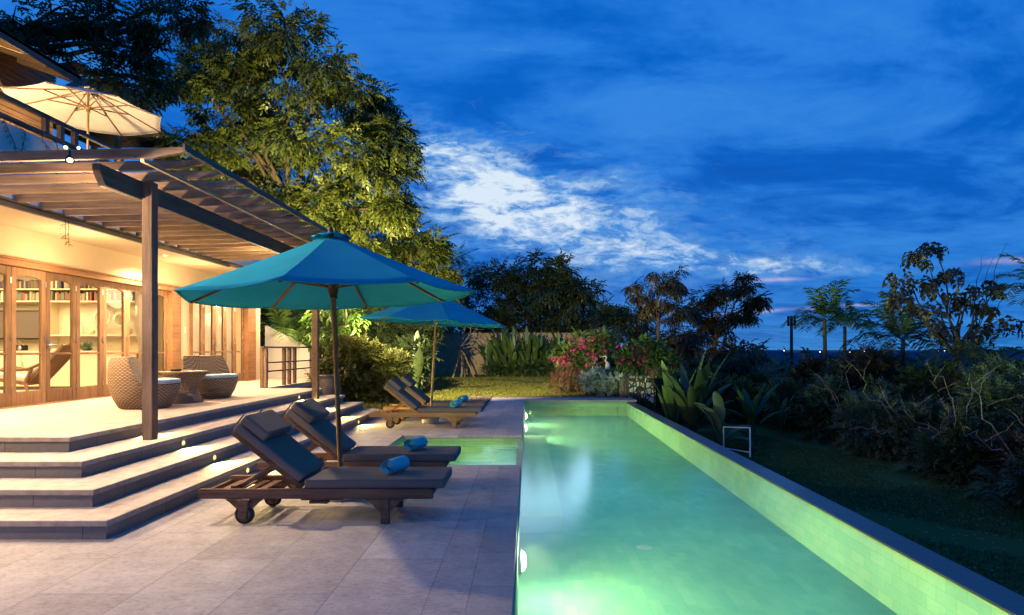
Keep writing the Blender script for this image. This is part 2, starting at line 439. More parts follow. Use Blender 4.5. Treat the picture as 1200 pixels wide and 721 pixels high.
world = bpy.data.worlds.new('World'); scene.world = world; world.use_nodes = True
wt = NT(world.node_tree); wt.n.clear()
SUN_EL, SUN_ROT = R(1.5), R(8)
def build_sky():
    nt = wt
    out = nt.node('ShaderNodeOutputWorld'); bg = nt.node('ShaderNodeBackground')
    tc = nt.node('ShaderNodeTexCoord'); sp = nt.node('ShaderNodeSeparateXYZ'); nt.link(tc.outputs['Generated'], sp.inputs[0])
    x, y, z = sp.outputs
    zc = nt.math('MAXIMUM', z, 0.0)
    # clear twilight gradient
    base = nt.ramp(zc, [(0.0, (0.022, 0.20, 0.54)), (0.06, (0.006, 0.165, 0.60)), (0.20, (0.002, 0.14, 0.62)), (0.45, (0.002, 0.155, 0.70)), (1.0, (0.003, 0.13, 0.55))])
    # cloud sheets on a plane above
    zz = nt.math('ADD', zc, 0.16)
    u = nt.math('DIVIDE', x, zz); v = nt.math('DIVIDE', y, zz)
    cb = nt.node('ShaderNodeCombineXYZ'); nt.link(u, cb.inputs[0]); nt.link(v, cb.inputs[1])
    mp = nt.node('ShaderNodeMapping'); nt.link(cb.outputs[0], mp.inputs[0]); mp.inputs['Rotation'].default_value = (0, 0, R(-14)); mp.inputs['Scale'].default_value = (1.0, 1.5, 1)
    n1 = nt.noise(mp.outputs[0], 1.3, 8, 0.60, 0.7)
    n2 = nt.noise(mp.outputs[0], 3.2, 8, 0.62, 0.4)
    n3 = nt.noise(mp.outputs[0], 11, 6, 0.65, 0.3)
    wash = nt.math('ADD', nt.math('MULTIPLY', n1, 0.7), nt.math('MULTIPLY', n2, 0.3))
    wf = nt.ramp(wash, [(0.42, (0, 0, 0)), (0.62, (1, 1, 1))])
    c1 = nt.mix(nt.math('MULTIPLY', wf, 0.75), base, (0.045, 0.27, 0.78))
    dk = nt.ramp(wash, [(0.34, (1, 1, 1)), (0.52, (0, 0, 0))])
    c1 = nt.mix(nt.math('MULTIPLY', dk, 0.65), c1, (0.0005, 0.080, 0.42))
    # direction coordinates: a = x/y, e = z/y (only the half in front)
    yy = nt.math('MAXIMUM', y, 0.02)
    a = nt.math('DIVIDE', x, yy); e = nt.math('DIVIDE', z, yy)
    front = nt.math('GREATER_THAN', y, 0.03)
    def patch(a0, e0, sa, se, tilt):
        da = nt.math('SUBTRACT', a, a0); de = nt.math('SUBTRACT', e, e0)
        ct, st = math.cos(tilt), math.sin(tilt)
        p = nt.math('ADD', nt.math('MULTIPLY', da, ct), nt.math('MULTIPLY', de, st))
        q = nt.math('SUBTRACT', nt.math('MULTIPLY', de, ct), nt.math('MULTIPLY', da, st))
        r2 = nt.math('ADD', nt.math('POWER', nt.math('ABSOLUTE', nt.math('DIVIDE', p, sa)), 2), nt.math('POWER', nt.math('ABSOLUTE', nt.math('DIVIDE', q, se)), 2))
        return nt.math('MULTIPLY', nt.math('EXPONENT', nt.math('MULTIPLY', r2, -1)), front)
    ae = nt.node('ShaderNodeCombineXYZ'); nt.link(a, ae.inputs[0]); nt.link(e, ae.inputs[1])
    m2 = nt.node('ShaderNodeMapping'); nt.link(ae.outputs[0], m2.inputs[0]); m2.inputs['Scale'].default_value = (1, 2.5, 1); m2.inputs['Rotation'].default_value = (0, 0, R(22))
    f1 = nt.noise(m2.outputs[0], 5.5, 9, 0.64, 0.5)
    f2 = nt.noise(m2.outputs[0], 22, 7, 0.68, 0.5)
    det = nt.math('ADD', nt.math('MULTIPLY', f1, 0.62), nt.math('MULTIPLY', f2, 0.38))
    pA = patch(0.035, 0.232, 0.26, 0.090, R(-15))
    pB = patch(-0.155, 0.335, 0.10, 0.035, R(-10))
    pC = patch(0.42, 0.142, 0.20, 0.018, R(-2))
    pD = patch(0.22, 0.16, 0.15, 0.02, R(-3))
    s = nt.math('ADD', pA, nt.math('MULTIPLY', pB, 0.75))
    s = nt.math('ADD', s, nt.math('MULTIPLY', pC, 0.62)); s = nt.math('ADD', s, nt.math('MULTIPLY', pD, 0.4))
    s = nt.math('ADD', s, nt.math('MULTIPLY', patch(-0.10, 0.235, 0.13, 0.055, R(-8)), 0.45))
    k = nt.math('ADD', nt.math('MULTIPLY', s, 0.64), nt.math('MULTIPLY', nt.math('SUBTRACT', det, 0.5), nt.math('MULTIPLY_ADD', s, 4.4, 1.1)))
    soft = nt.ramp(k, [(0.10, (0, 0, 0)), (0.60, (1, 1, 1))])
    hard = nt.ramp(k, [(0.42, (0, 0, 0)), (0.70, (0.38, 0.38, 0.38)), (1.0, (0.95, 0.95, 0.95))])
    c2 = nt.mix(nt.math('MULTIPLY', soft, 0.75), c1, (0.17, 0.42, 0.80))
    c3 = nt.mix(hard, c2, (0.74, 0.86, 0.98))
    # thin pink streaks low over the horizon
    pE = patch(0.415, 0.117, 0.05, 0.0035, R(2)); pF = patch(0.385, 0.062, 0.055, 0.003, R(5)); pG = patch(0.50, 0.068, 0.03, 0.003, R(1)); pH = patch(0.83, 0.15, 0.06, 0.005, R(3)); pI = patch(0.56, 0.074, 0.03, 0.002, 0)
    st = nt.math('ADD', nt.math('ADD', pE, pF), nt.math('ADD', nt.math('ADD', pG, pH), pI))
    st = nt.math('MULTIPLY', st, nt.math('MULTIPLY_ADD', f2, 1.6, -0.2), clamp=True)
    c4 = nt.mix(nt.math('MULTIPLY', st, 0.85), c3, (0.62, 0.55, 0.80))
    # below the horizon: dark
    below = nt.math('LESS_THAN', z, -0.002)
    c5 = nt.mix(below, c4, (0.01, 0.03, 0.07))
    sky = nt.node('ShaderNodeTexSky', sky_type='NISHITA'); sky.sun_disc = False
    sky.sun_elevation = SUN_EL; sky.sun_rotation = SUN_ROT
    skc = nt.mix(1.0, sky.outputs[0], (0.05, 0.05, 0.05), 'MULTIPLY')
    fin = nt.mix(0.02, c5, skc)
    nt.link(fin, bg.inputs[0]); bg.inputs[1].default_value = 1.0
    nt.link(bg.outputs[0], out.inputs[0])
build_sky()

def light(name, typ, loc, power, col, **kw):
    d = bpy.data.lights.new(name, typ); d.energy = power; d.color = col
    aim = kw.pop('aim', None)
    for k, v in kw.items(): setattr(d, k, v)
    o = bpy.data.objects.new(name, d); COL.objects.link(o); o.location = loc
    if aim is not None:
        dv = Vector(aim) - Vector(loc)
        o.rotation_euler = dv.to_track_quat('-Z', 'Y').to_euler()
    return o
WARM = (1.0, 0.66, 0.34); WARM2 = (1.0, 0.70, 0.40)
sun = light('sun_lamp', 'SUN', (0, 30, 20), 0.10, (0.75, 0.85, 1.0), angle=R(12))
sun.rotation_euler = (R(-(90 - 12)), 0, 0)

# ------------------------------------------------------------------ ground
def struct(o): o['kind'] = 'structure'; return o

def grassmat(name, c1, c2):
    m, nt, out = newmat(name)
    vec = nt.coords('Object'); n1 = nt.noise(vec, 0.35, 5, 0.6); n2 = nt.noise(vec, 30, 4, 0.7); n3 = nt.noise(nt.coords('Object', (90, 90, 20)), 1, 3)
    f = nt.math('ADD', nt.math('MULTIPLY', n1, 0.6), nt.math('MULTIPLY', n2, 0.4))
    c = nt.ramp(f, [(0.3, c1), (0.7, c2)])
    b = nt.node('ShaderNodeBsdfPrincipled', i={'Roughness': 0.95, 'Base Color': c}); b.inputs['Specular IOR Level'].default_value = 0.1
    bp = nt.node('ShaderNodeBump', i={'Strength': 1.0, 'Distance': 0.03, 'Height': nt.math('ADD', n2, n3)}); nt.link(bp.outputs[0], b.inputs['Normal'])
    nt.link(b.outputs[0], out.inputs[0]); return m
M['lawn'] = grassmat('lawn_grass', (0.065, 0.09, 0.015), (0.17, 0.17, 0.035))
M['ground'] = grassmat('rough_ground', (0.02, 0.045, 0.015), (0.05, 0.075, 0.025))
M['lowlawn'] = grassmat('lower_lawn_grass', (0.04, 0.10, 0.035), (0.085, 0.16, 0.055))

def ground_z(x, y):
    if y < 18.12: return -1.7 if x < 3.3 else -1.0 - (max(0, x - 14) * 0.08 if x < 300 else 25)
    top = -0.012
    # the plateau falls away on the right of the garden
    e = 3.55 + max(0, (y - 19)) * 0.28
    t = min(1, max(0, (x - e) / 1.2)); t = t * t * (3 - 2 * t)
    z = top * (1 - t) + -1.0 * t
    if y > 44: z -= min(25, (y - 44) * 0.05)
    if x > 14: z -= min(25, (x - 14) * 0.08)
    return z
xs = [-3000, -1200, -500, -200, -90, -50, -30, -20, -12, -8, -6, -3.5, -2, -1, 0, 1, 2, 3.1, 3.28, 3.32] + [3.5 + 0.3 * i for i in range(46)] + [18, 20, 24, 30, 45, 70, 120, 250, 600, 1400, 3000]
ys = [-60, -20, -8, -4, -2, 0, 3, 6, 9, 12, 14, 16, 17.5, 18.1, 18.14] + [18.6 + 0.8 * i for i in range(34)] + [48, 52, 60, 75, 100, 150, 260, 500, 1000, 2200, 4500]
V = [(x, y, ground_z(x, y)) for y in ys for x in xs]; nx = len(xs)
F = [(j * nx + i, j * nx + i + 1, (j + 1) * nx + i + 1, (j + 1) * nx + i) for j in range(len(ys) - 1) for i in range(nx - 1)]
g = MB(); g.add(V, F, True); struct(g.build('ground', M['ground'], fix=False))
# upper lawn sheet, lower lawn sheet
lw = MB(); lw.add([(-14, 13.0, -0.006), (-1.08, 13.0, -0.006), (-1.08, 18.14, -0.006), (-14, 18.14, -0.006)], [(0, 1, 2, 3)])
lw.add([(-14, 18.14, -0.006), (3.55, 18.14, -0.006), (4.0, 21, -0.006), (7.4, 34, -0.006), (-14, 40, -0.006)], [(0, 1, 2, 3, 4)])
struct(lw.build('lawn', M['lawn']))
lw2 = MB(); lw2.box(3.16, 14, -3, 21, -1.2, -0.985)
struct(lw2.build('lower_lawn', M['lowlawn']))
# earth under the raised garden behind steps (base of the hillside at the far left is plain ground)

# ------------------------------------------------------------------ pool deck
dk = MB()
for x0, x1, y0, y1 in ((-14, -2.16, -3, 13.9), (-2.16, -0.356, -3, 7.6), (-2.16, -0.356, 10.2, 13.9), (-1.08, -0.356, 13.9, 17.2)):
    dk.box(x0, x1, y0, y1, -0.05, 0)
struct(dk.build('pool_deck', M['deck']))
M['coping'] = paving('coping_stone', (0.33, 0.32, 0.325), (0.28, 0.27, 0.275), (0.19, 0.19, 0.20), 0.62, 0.9, 0.005, 0.8, rot=R(90))
cp = MB()
cp.box(-0.354, -0.087, -3, 7.6, -0.05, 0.0); cp.box(-0.354, -0.087, 10.2, 17.2, -0.05, 0.0)
cp.box(-1.08, 3.2, 17.2, 18.1, -0.05, 0.0)
struct(cp.build('pool_coping', M['coping'], bevel=0.003))
sub = MB()
sub.box(-14, -2.2, -3, 13.86, -1.7, -0.053); sub.box(-2.2, -0.30, -3, 7.58, -1.7, -0.053); sub.box(-2.2, -0.30, 10.24, 13.86, -1.7, -0.053); sub.box(-1.06, -0.30, 13.86, 17.25, -1.7, -0.053)
sub.box(-1.06, 3.14, 17.25, 18.06, -1.7, -0.053)
struct(sub.build('deck_foundation', M['riser']))

# ------------------------------------------------------------------ pool
ZF0, ZF1 = -0.66, -0.46
def fz(y): return ZF0 + (ZF1 - ZF0) * (y + 2) / 19.2
pf = MB(); pf.add([(-0.3, -2, fz(-2)), (2.95, -2, fz(-2)), (2.95, 17.3, fz(17.3)), (-0.3, 17.3, fz(17.3))], [(0, 1, 2, 3)])
pf.box(-2.2, -0.3, 7.5, 10.3, -0.62, -0.46)
struct(pf.build('pool_floor', M['pooltile'], fix=False))
pw = MB()
pw.box(-0.28, -0.075, -2, 7.6, -1.7, -0.056); pw.box(-0.28, -0.075, 10.2, 17.22, -1.7, -0.056)   # left wall
pw.box(-0.158, -0.075, 7.6, 10.2, -1.7, -0.094)                                                    # spill wall of the small pool
pw.box(2.915, 3.15, -2, 17.24, -1.7, -0.1035)                                                      # infinity side
pw.box(-2.28, -2.175, 7.5, 10.3, -1.7, -0.056)
struct(pw.build('pool_side_wall', M['wallx']))
pe = MB()
pe.box(-0.075, 2.915, 17.215, 17.3, -1.7, -0.056); pe.box(-2.175, -0.158, 7.5, 7.588, -1.7, -0.056); pe.box(-2.175, -0.158, 10.212, 10.3, -1.7, -0.056)
pe.box(-0.075, 2.915, -2.1, -1.98, -1.7, -0.056)
struct(pe.build('pool_end_wall', M['wally']))
ed = MB(); ed.box(2.905, 3.17, -2, 17.19, -0.10, -0.082)
struct(ed.build('infinity_edge', M['edge'], bevel=0.004))
M['ledgeface'] = pbr('ledge_face', (0.11, 0.40, 0.32), 0.8, bstr=0)
bn = MB(); bn.box(-0.075, 0.39, 6.61, 12.6, -1.2, -0.382)
struct(bn.build('pool_ledge', M['ledgeface']))
bn = MB(); bn.box(-0.075, 0.40, 6.6, 12.6, -0.38, -0.36)
struct(bn.build('pool_ledge_top', M['wally'], bevel=0.003))
bn2 = MB(); bn2.box(-0.52, -0.158, 7.588, 10.212, -0.8, -0.24)
struct(bn2.build('small_pool_bench', M['wally'], bevel=0.01))
wm = M['water']; wnt = NT(wm.node_tree)
va = wnt.node('ShaderNodeVolumeAbsorption', i={'Color': (0.35, 0.95, 0.85, 1), 'Density': 0.05})
vs_ = wnt.node('ShaderNodeVolumeScatter', i={'Color': (0.85, 1.0, 0.8, 1), 'Density': 0.05, 'Anisotropy': 0.2})
vadd = wnt.node('ShaderNodeAddShader'); wnt.link(va.outputs[0], vadd.inputs[0]); wnt.link(vs_.outputs[0], vadd.inputs[1])
wout = [n for n in wnt.n if n.type == 'OUTPUT_MATERIAL'][0]; wnt.link(vadd.outputs[0], wout.inputs['Volume'])
wa = MB(); wa.box(-0.079, 2.919, -1.97, 17.219, -1.2, -0.1)
struct(wa.build('pool_water', M['water']))
wb = MB(); wb.box(-2.179, -0.154, 7.584, 10.216, -1.0, -0.1)
struct(wb.build('small_pool_water', M['water']))

# underwater lamps (three fixtures in the left wall, plus lights without fixtures)
POOLC = (1.0, 0.93, 0.36)
M['lens'] = emit('pool_lamp_lens', (1.0, 1.0, 0.62), 26)
def linear_falloff(o, smooth=0.15):
    "soft, wide spread of an underwater lamp: light scattered by the water falls off slowly"
    d = o.data; d.use_nodes = True; nt = NT(d.node_tree)
    em = [n for n in nt.n if n.type == 'EMISSION'][0]
    lf = nt.node('ShaderNodeLightFalloff', i={'Strength': 1.0, 'Smooth': smooth}); nt.link(lf.outputs['Linear'], em.inputs['Strength'])
lamps = [(4.85, 'round underwater pool lamp nearest the camera beside the deck'), (13.0, 'glowing underwater lamp in the pool wall, second farthest from camera'), (15.3, 'small underwater pool lamp farthest away near the far coping')]
for yy, lb in lamps:
    t = thing('pool_lamp', lb, 'pool light', (-0.075, yy, -0.25), 0, 'lamps in the pool wall')
    b = MB(); b.lathe([(0.0, 0.0), (0.11, 0.0), (0.11, 0.02), (0.088, 0.03)], 24, axis='x'); b.build('rim', M['steel'], t)
    b = MB(); b.lathe([(0.088, 0.018), (0.075, 0.045), (0.045, 0.062), (0.0, 0.068)], 24, axis='x'); b.build('lens', M['lens'], t)
    l = light('underwater_light', 'SPOT', (0.02, yy, -0.25), 190 if yy < 6 else 190, POOLC, aim=(2.4, yy - 0.3, 0.45), spot_size=R(172), spot_blend=0.8, shadow_soft_size=0.05); linear_falloff(l)
    light('halo_fill', 'POINT', (0.05, yy, -0.19), 22, (1.0, 1.0, 0.6), shadow_soft_size=0.03)  # extra point light added for the halo round the lens
l = light('underwater_light', 'SPOT', (0.02, 1.7, -0.25), 95, POOLC, aim=(2.4, 2.0, 0.3), spot_size=R(172), spot_blend=0.8, shadow_soft_size=0.05); linear_falloff(l)  # added light without a fixture, unseen, brightens the near water
light('scatter_fill', 'AREA', (1.42, 7.6, -0.112), 95, (0.34, 1.0, 0.68), shape='RECTANGLE', size=2.9, size_y=18.8)  # added fill under the surface, stands in for light scattered by water
light('scatter_fill', 'AREA', (-1.16, 8.9, -0.112), 16, (0.55, 1.0, 0.45), shape='RECTANGLE', size=1.9, size_y=2.5)  # same added fill for the small pool
l = light('underwater_light', 'SPOT', (-2.05, 9.3, -0.2), 60, POOLC, aim=(-0.4, 8.6, -0.3), spot_size=R(170), spot_blend=1.0, shadow_soft_size=0.04); linear_falloff(l)  # small pool spot without a fixture
l = light('underwater_light', 'SPOT', (-1.0, 7.63, -0.2), 60, POOLC, aim=(-0.9, 9.5, -0.25), spot_size=R(170), spot_blend=1.0, shadow_soft_size=0.04); linear_falloff(l)  # second small pool spot, also without a fixture
for px, y, lb in ((None, 6.1, 'a'), (None, 9.8, 'b')):
    pass
# floor drains, pale discs on the pool floor
for (x, y) in ((1.22, 6.15), (1.3, 10.3)):
    b = MB(); z = fz(y) + 0.002; b.lathe([(0.0, z + .004), (0.075, z + .004), (0.085, z)], 24, c=(x, y, 0))
    tag(b.build('floor_drain', M['concrete']), 'pale round drain cover on the pool floor, ' + ('nearer' if y < 8 else 'farther') + ' of the two', 'drain', 'drains on the pool floor')

# pebble bed beside the deck
pb = MB()
rr = random.Random(3)
ico = []
bm = bmesh.new(); bmesh.ops.create_icosphere(bm, subdivisions=1, radius=1); icoV = [v.co.copy() for v in bm.verts]; icoF = [tuple(v.index for v in f.verts) for f in bm.faces]; bm.free()
for k in range(900):
    x = rr.uniform(-1.75, -1.10); y = rr.uniform(13.95, 18.1); s = rr.uniform(0.025, 0.05)
    q = Euler((rr.uniform(0, 6), rr.uniform(0, 6), rr.uniform(0, 6))).to_matrix()
    pb.add([q @ Vector((v.x * s * 1.3, v.y * s, v.z * s * 0.7)) + Vector((x, y, 0.015)) for v in icoV], icoF, True)
for k in range(500):
    x = rr.uniform(-1.0, 3.1); y = rr.uniform(18.12, 18.35); s = rr.uniform(0.02, 0.035)
    q = Euler((rr.uniform(0, 6), rr.uniform(0, 6), rr.uniform(0, 6))).to_matrix()
    pb.add([q @ Vector((v.x * s * 1.3, v.y * s, v.z * s * 0.7)) + Vector((x, y, 0.0)) for v in icoV], icoF, True)
M['pebble'] = pbr('dark_pebbles', (0.16, 0.12, 0.10), 0.6, var=0.7, vscale=22, bstr=0)
tag(pb.build('pebbles', M['pebble'], fix=False), kind='stuff')

# ------------------------------------------------------------------ stone steps and terrace
steps = thing('stone_steps', 'broad pale stone steps with grey risers leading up to the lit terrace', 'steps')
ZT = [0.154, 0.308, 0.462, 0.616]; XT = [-3.29, -3.67, -4.10, -4.58]; YT = [4.61, 4.98, 5.42, 5.89]
YEND = 13.2
for k in range(4):
    z, x, y = ZT[k], XT[k], YT[k]
    top = M['nosing']
    b = MB(); zb = z - 0.05
    xi, yi = (XT[k + 1], YT[k + 1]) if k < 3 else (-4.95, 6.25)
    # L-shaped tread: a front run and a side run, cut in slabs
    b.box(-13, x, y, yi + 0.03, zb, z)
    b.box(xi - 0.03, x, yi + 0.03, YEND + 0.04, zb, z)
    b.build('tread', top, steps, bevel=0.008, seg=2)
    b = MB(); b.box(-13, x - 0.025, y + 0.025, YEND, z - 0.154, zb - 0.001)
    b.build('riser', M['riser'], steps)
b = MB(); b.box(-7.9, -4.984, 6.283, YEND + 0.04, 0.56, 0.616); b.box(-13, -7.9, 5.2, 6.0, 0.3, 0.4)
b.box(-7.9, -5.85, YEND + 0.04, 22, 0.50, 0.616)
struct(b.build('terrace_floor', M['terrace']))
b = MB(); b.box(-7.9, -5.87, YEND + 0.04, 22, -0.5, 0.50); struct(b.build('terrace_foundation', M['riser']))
# small round step lamps in the risers
M['steplens'] = emit('step_lamp_lens', (1.0, 0.76, 0.22), 1.9)
for k, ylist in ((3, (7.05, 11.85)), (2, (7.04, 11.66)), (1, (6.93, 11.53)), (0, (6.95, 11.52))):
    for yy in ylist:
        x = XT[k] - 0.025; z = ZT[k] - 0.088
        b = MB(); b.lathe([(0.0, 0.004), (0.042, 0.004), (0.042, 0.012), (0.028, 0.014)], 20, c=(x, yy, z), axis='x'); s_ = b.build('step_lamp', M['steel'], steps)
        b = MB(); b.lathe([(0.028, 0.010), (0.02, 0.022), (0.0, 0.026)], 16, c=(x, yy, z), axis='x'); b.build('lens', M['steplens'], s_)
        light('step_light', 'SPOT', (x + 0.05, yy, z + 0.01), 90.0, (1.0, 0.72, 0.20), aim=(x + 0.5, yy - 0.12, z - 0.25), spot_size=R(150), spot_blend=0.7, shadow_soft_size=0.012)
# ------------------------------------------------------------------ house
XW = -7.7
house = thing('house', 'cream plastered villa with warmly lit glazed doors and an upper terrace', 'house')
w = MB()
w.box(XW - 0.2, XW, 2.0, 13.05, 2.83, 3.33)
w.box(XW - 0.2, XW, 13.05, 13.40, 0.616, 3.33); w.box(XW - 0.2, XW, 13.40, 16.65, 2.83, 3.33); w.box(XW - 0.2, XW, 16.65, 16.97, 0.616, 3.33)
w.box(-14, XW - 0.2, 16.77, 16.97, 0.6, 3.33)
w.build('wall', M['plaster'], house)
w = MB(); w.box(-14.2, XW - 0.2, 12.95, 13.1, 0.6, 3.3); w.box(-14.2, -14.0, 2, 17, 0.6, 3.3); w.box(-14, XW - .2, 1.9, 2.0, .6, 3.3)
w.box(-14, -7.9, 2.0, 16.77, 3.26, 3.325)
w.build('interior_wall', M['cream'], house)
w = MB(); w.box(-14, -7.9, 2.0, 16.77, 0.5, 0.625); w.build('interior_floor', M['terrace'], house)
w = MB(); w.box(XW, -6.62, 2.0, 17.0, 3.332, 3.372); w.build('soffit', M['plaster'], house)
w = MB(); w.box(-6.62, -6.56, 2.0, 13.0, 3.30, 3.36); w.box(-6.64, -6.53, 2.0, 17.0, 3.374, 3.40); w.build('eave_board', M['beamwood'], house)
w = MB(); w.box(-14, -6.64, 2.0, 17.0, 3.403, 3.62); w.build('flat_roof', M['white'], house)
# planter wall of the upper terrace, floor slab, timber wall, roof
w = MB(); w.box(-9.3, -8.92, 3.0, 13.1, 3.62, 5.38); w.box(-14, -9.3, 12.9, 13.1, 3.62, 5.38); w.build('upper_wall', M['white'], house, bevel=0.01)
w = MB(); w.box(-14, -9.32, 3.0, 12.88, 4.6, 4.8); w.build('upper_floor', M['terrace'], house)
# timber siding: overlapped boards on the upper storey
w = MB()
for k in range(26):
    z = 4.82 + k * 0.118
    w.box(-11.3, -11.2 + 0.004 * (k % 2), 2.0, 13.9, z, z + 0.105)
w.box(-11.4, -11.3, 2.0, 13.9, 4.8, 7.9)
w.build('timber_siding', M['slatwood'], house)
# sloping roof edge: rafters, battens, thatch skin
rf = MB(); sl = (8.9 - 7.45) / 4.0
def rz(x): return 7.42 + (-10.0 - x) * sl
rf.add([(-10.0, 2, rz(-10) + .10), (-10.0, 13.2, rz(-10) + .10), (-14, 13.2, rz(-14) + .10), (-14, 2, rz(-14) + .10),
        (-10.0, 2, rz(-10) + .17), (-10.0, 13.2, rz(-10) + .17), (-14, 13.2, rz(-14) + .17), (-14, 2, rz(-14) + .17)],
       [(0, 1, 2, 3), (4, 7, 6, 5), (0, 4, 5, 1), (1, 5, 6, 2), (2, 6, 7, 3), (3, 7, 4, 0)])
roof = rf.build('roof', M['beamwood'], house)
b = MB(); b.box(-10.03, -10.0, 2, 13.2, rz(-10) - 0.02, rz(-10) + 0.18); b.build('fascia', M['beamwood'], roof)
for k in range(26):
    x = -10.06 - k * 0.05
    pass
b = MB()
for k in range(14):
    x = -10.07 - k * 0.085
    b.box(x - 0.022, x + 0.022, 2, 13.15, rz(x) + 0.07, rz(x) + 0.099)
b.build('soffit_slats', M['boardwood'], roof)
for k in range(15):
    y = 12.95 - k * 0.62
    b = MB(); b.bar((-10.04, y, rz(-10.04)), (-11.45, y, rz(-11.45)), 0.075, 0.13)
    b.build('rafter', M['boardwood'], roof)

# balcony railing
rail = thing('balcony_railing', 'dark timber railing along the upper terrace above the white planter wall', 'railing')
b = MB(); b.bar((-8.92, 4.0, 5.80), (-8.92, 13.05, 5.80), 0.09, 0.07); b.build('top_rail', M['beamwood'], rail, bevel=0.006)
b = MB(); b.bar((-8.92, 4.0, 5.46), (-8.92, 13.05, 5.46), 0.11, 0.06); b.build('bottom_rail', M['beamwood'], rail, bevel=0.006)
for y in (4.2, 5.6, 7.0, 8.4, 9.8, 10.9, 11.25, 11.6, 12.9):
    b = MB(); b.box(-8.965, -8.875, y - 0.045, y + 0.045, 5.491, 5.764); b.build('post', M['railwood'], rail, bevel=0.004)

# ------------------------------------------------------------------ folding glass doors
def leaf_door(y0, y1, zb, zt, parent, handle=False, midz=1.42):
    st = 0.085
    fr = MB(); x0, x1 = XW - 0.13, XW - 0.08
    fr.box(x0, x1, y0 + .003, y0 + st, zb, zt); fr.box(x0, x1, y1 - st, y1 - .003, zb, zt)
    fr.box(x0 + .002, x1 - .002, y0 + st, y1 - st, zb, zb + 0.21)
    fr.box(x0 + .002, x1 - .002, y0 + st, y1 - st, zt - 0.11, zt)
    fr.box(x0 + .008, x1 - .008, y0 + st, y1 - st, midz - 0.018, midz + 0.018)
    # arched corner blocks under the head
    for s, ya in ((1, y0 + st), (-1, y1 - st)):
        fr.prism([(ya, zt - 0.11), (ya + s * 0.16, zt - 0.11), (ya + s * 0.08, zt - 0.122), (ya, zt - 0.145)], x0 + .004, x1 - .004, 'x')
    d = fr.build('door', M['doorwood'], parent, bevel=0.004)
    g_ = MB(); g_.add([(XW - 0.105, y0 + st - .004, zb + 0.206), (XW - 0.105, y1 - st + .004, zb + 0.206), (XW - 0.105, y1 - st + .004, zt - 0.106), (XW - 0.105, y0 + st - .004, zt - 0.106)], [(0, 1, 2, 3)])
    g_.build('glass', M['glass'], d, fix=False)
    for z in (zb + 0.2, 1.62, zt - 0.25):
        h = MB(); h.box(x1, x1 + 0.006, y1 - 0.022, y1 - 0.004, z, z + 0.09); h.build('hinge', M['steel'], d)
    if handle:
        h = MB(); h.box(x1, x1 + 0.008, y0 + 0.02, y0 + 0.06, 1.50, 1.66)
        h.tube([(x1 + 0.008, y0 + 0.04, 1.56), (x1 + 0.05, y0 + 0.04, 1.56), (x1 + 0.055, y0 + 0.15, 1.56)], 0.011, 8)
        h.build('handle', M['steel'], d)
    return d
edges1 = [5.04, 5.68, 6.32, 6.96, 7.6, 8.24, 8.88, 9.52, 10.16, 10.8, 11.44, 12.08, 12.72]
for a_, b_ in zip(edges1[:-1], edges1[1:]):
    leaf_door(a_, b_, 0.63, 2.74, house, handle=abs(a_ - 9.52) < .01)
edges2 = [13.52, 13.62, 14.13, 14.64, 15.15, 15.66, 16.17]
for a_, b_ in zip(edges2[1:-1], edges2[2:]):
    leaf_door(a_, b_, 0.63, 2.74, house, handle=abs(a_ - 14.64) < .01)
fr = MB()
fr.box(XW - 0.17, XW + 0.035, 4.9, 13.08, 2.745, 2.835); fr.box(XW - 0.15, XW + 0.055, 4.9, 13.10, 2.838, 2.868)
fr.box(XW - 0.17, XW + 0.03, 12.73, 13.05, 0.617, 2.742); fr.box(XW - 0.17, XW + 0.03, 4.9, 5.03, 0.617, 2.742)
fr.box(XW - 0.17, XW + 0.03, 13.40, 13.5, 0.617, 2.742); fr.box(XW - 0.17, XW + 0.035, 13.38, 16.67, 2.745, 2.835)
fr.box(XW - 0.17, XW + 0.03, 16.18, 16.65, 0.617, 2.742)
fr.build('door_frame', M['trimwood'], house, bevel=0.005)
sill = MB(); sill.box(XW - 0.17, XW + 0.02, 5.03, 12.73, 0.6175, 0.628); sill.build('threshold', M['doorwood'], house)
b = MB(); b.box(XW + 0.001, XW + 0.012, 13.2, 13.28, 1.85, 1.98); b.build('light_switch', M['cream'], house, bevel=0.003)
# recessed downlights in the soffit
M['bulb'] = emit('downlight_lens', (1.0, 0.78, 0.45), 30)
for y in (3.4, 7.1, 11.55, 15.0):
    b = MB(); b.lathe([(0.036, 3.3315), (0.06, 3.3315), (0.06, 3.325), (0.036, 3.325)], 20, c=(-7.11, y, 0)); d = b.build('downlight', M['steel'], house)
    b = MB(); b.lathe([(0.0, 3.327), (0.036, 3.329)], 20, c=(-7.11, y, 0)); b.build('lens', M['bulb'], d)
    light('downlight_lamp', 'SPOT', (-7.11, y, 3.31), 1500 if y < 14 else 900, WARM, aim=(-6.9, y, 0), spot_size=R(150), spot_blend=0.9, shadow_soft_size=0.05)
for y in (6.0, 9.2, 12.4):
    light('soffit_fill', 'POINT', (-7.0, y, 2.6), 80, WARM, shadow_soft_size=0.25)  # added fill lights without fixtures, standing in for downlight spill
light('soffit_fill', 'POINT', (-6.7, 17.0, 2.9), 260, WARM, shadow_soft_size=0.2)  # added fill light without a fixture, brightens the stair wall
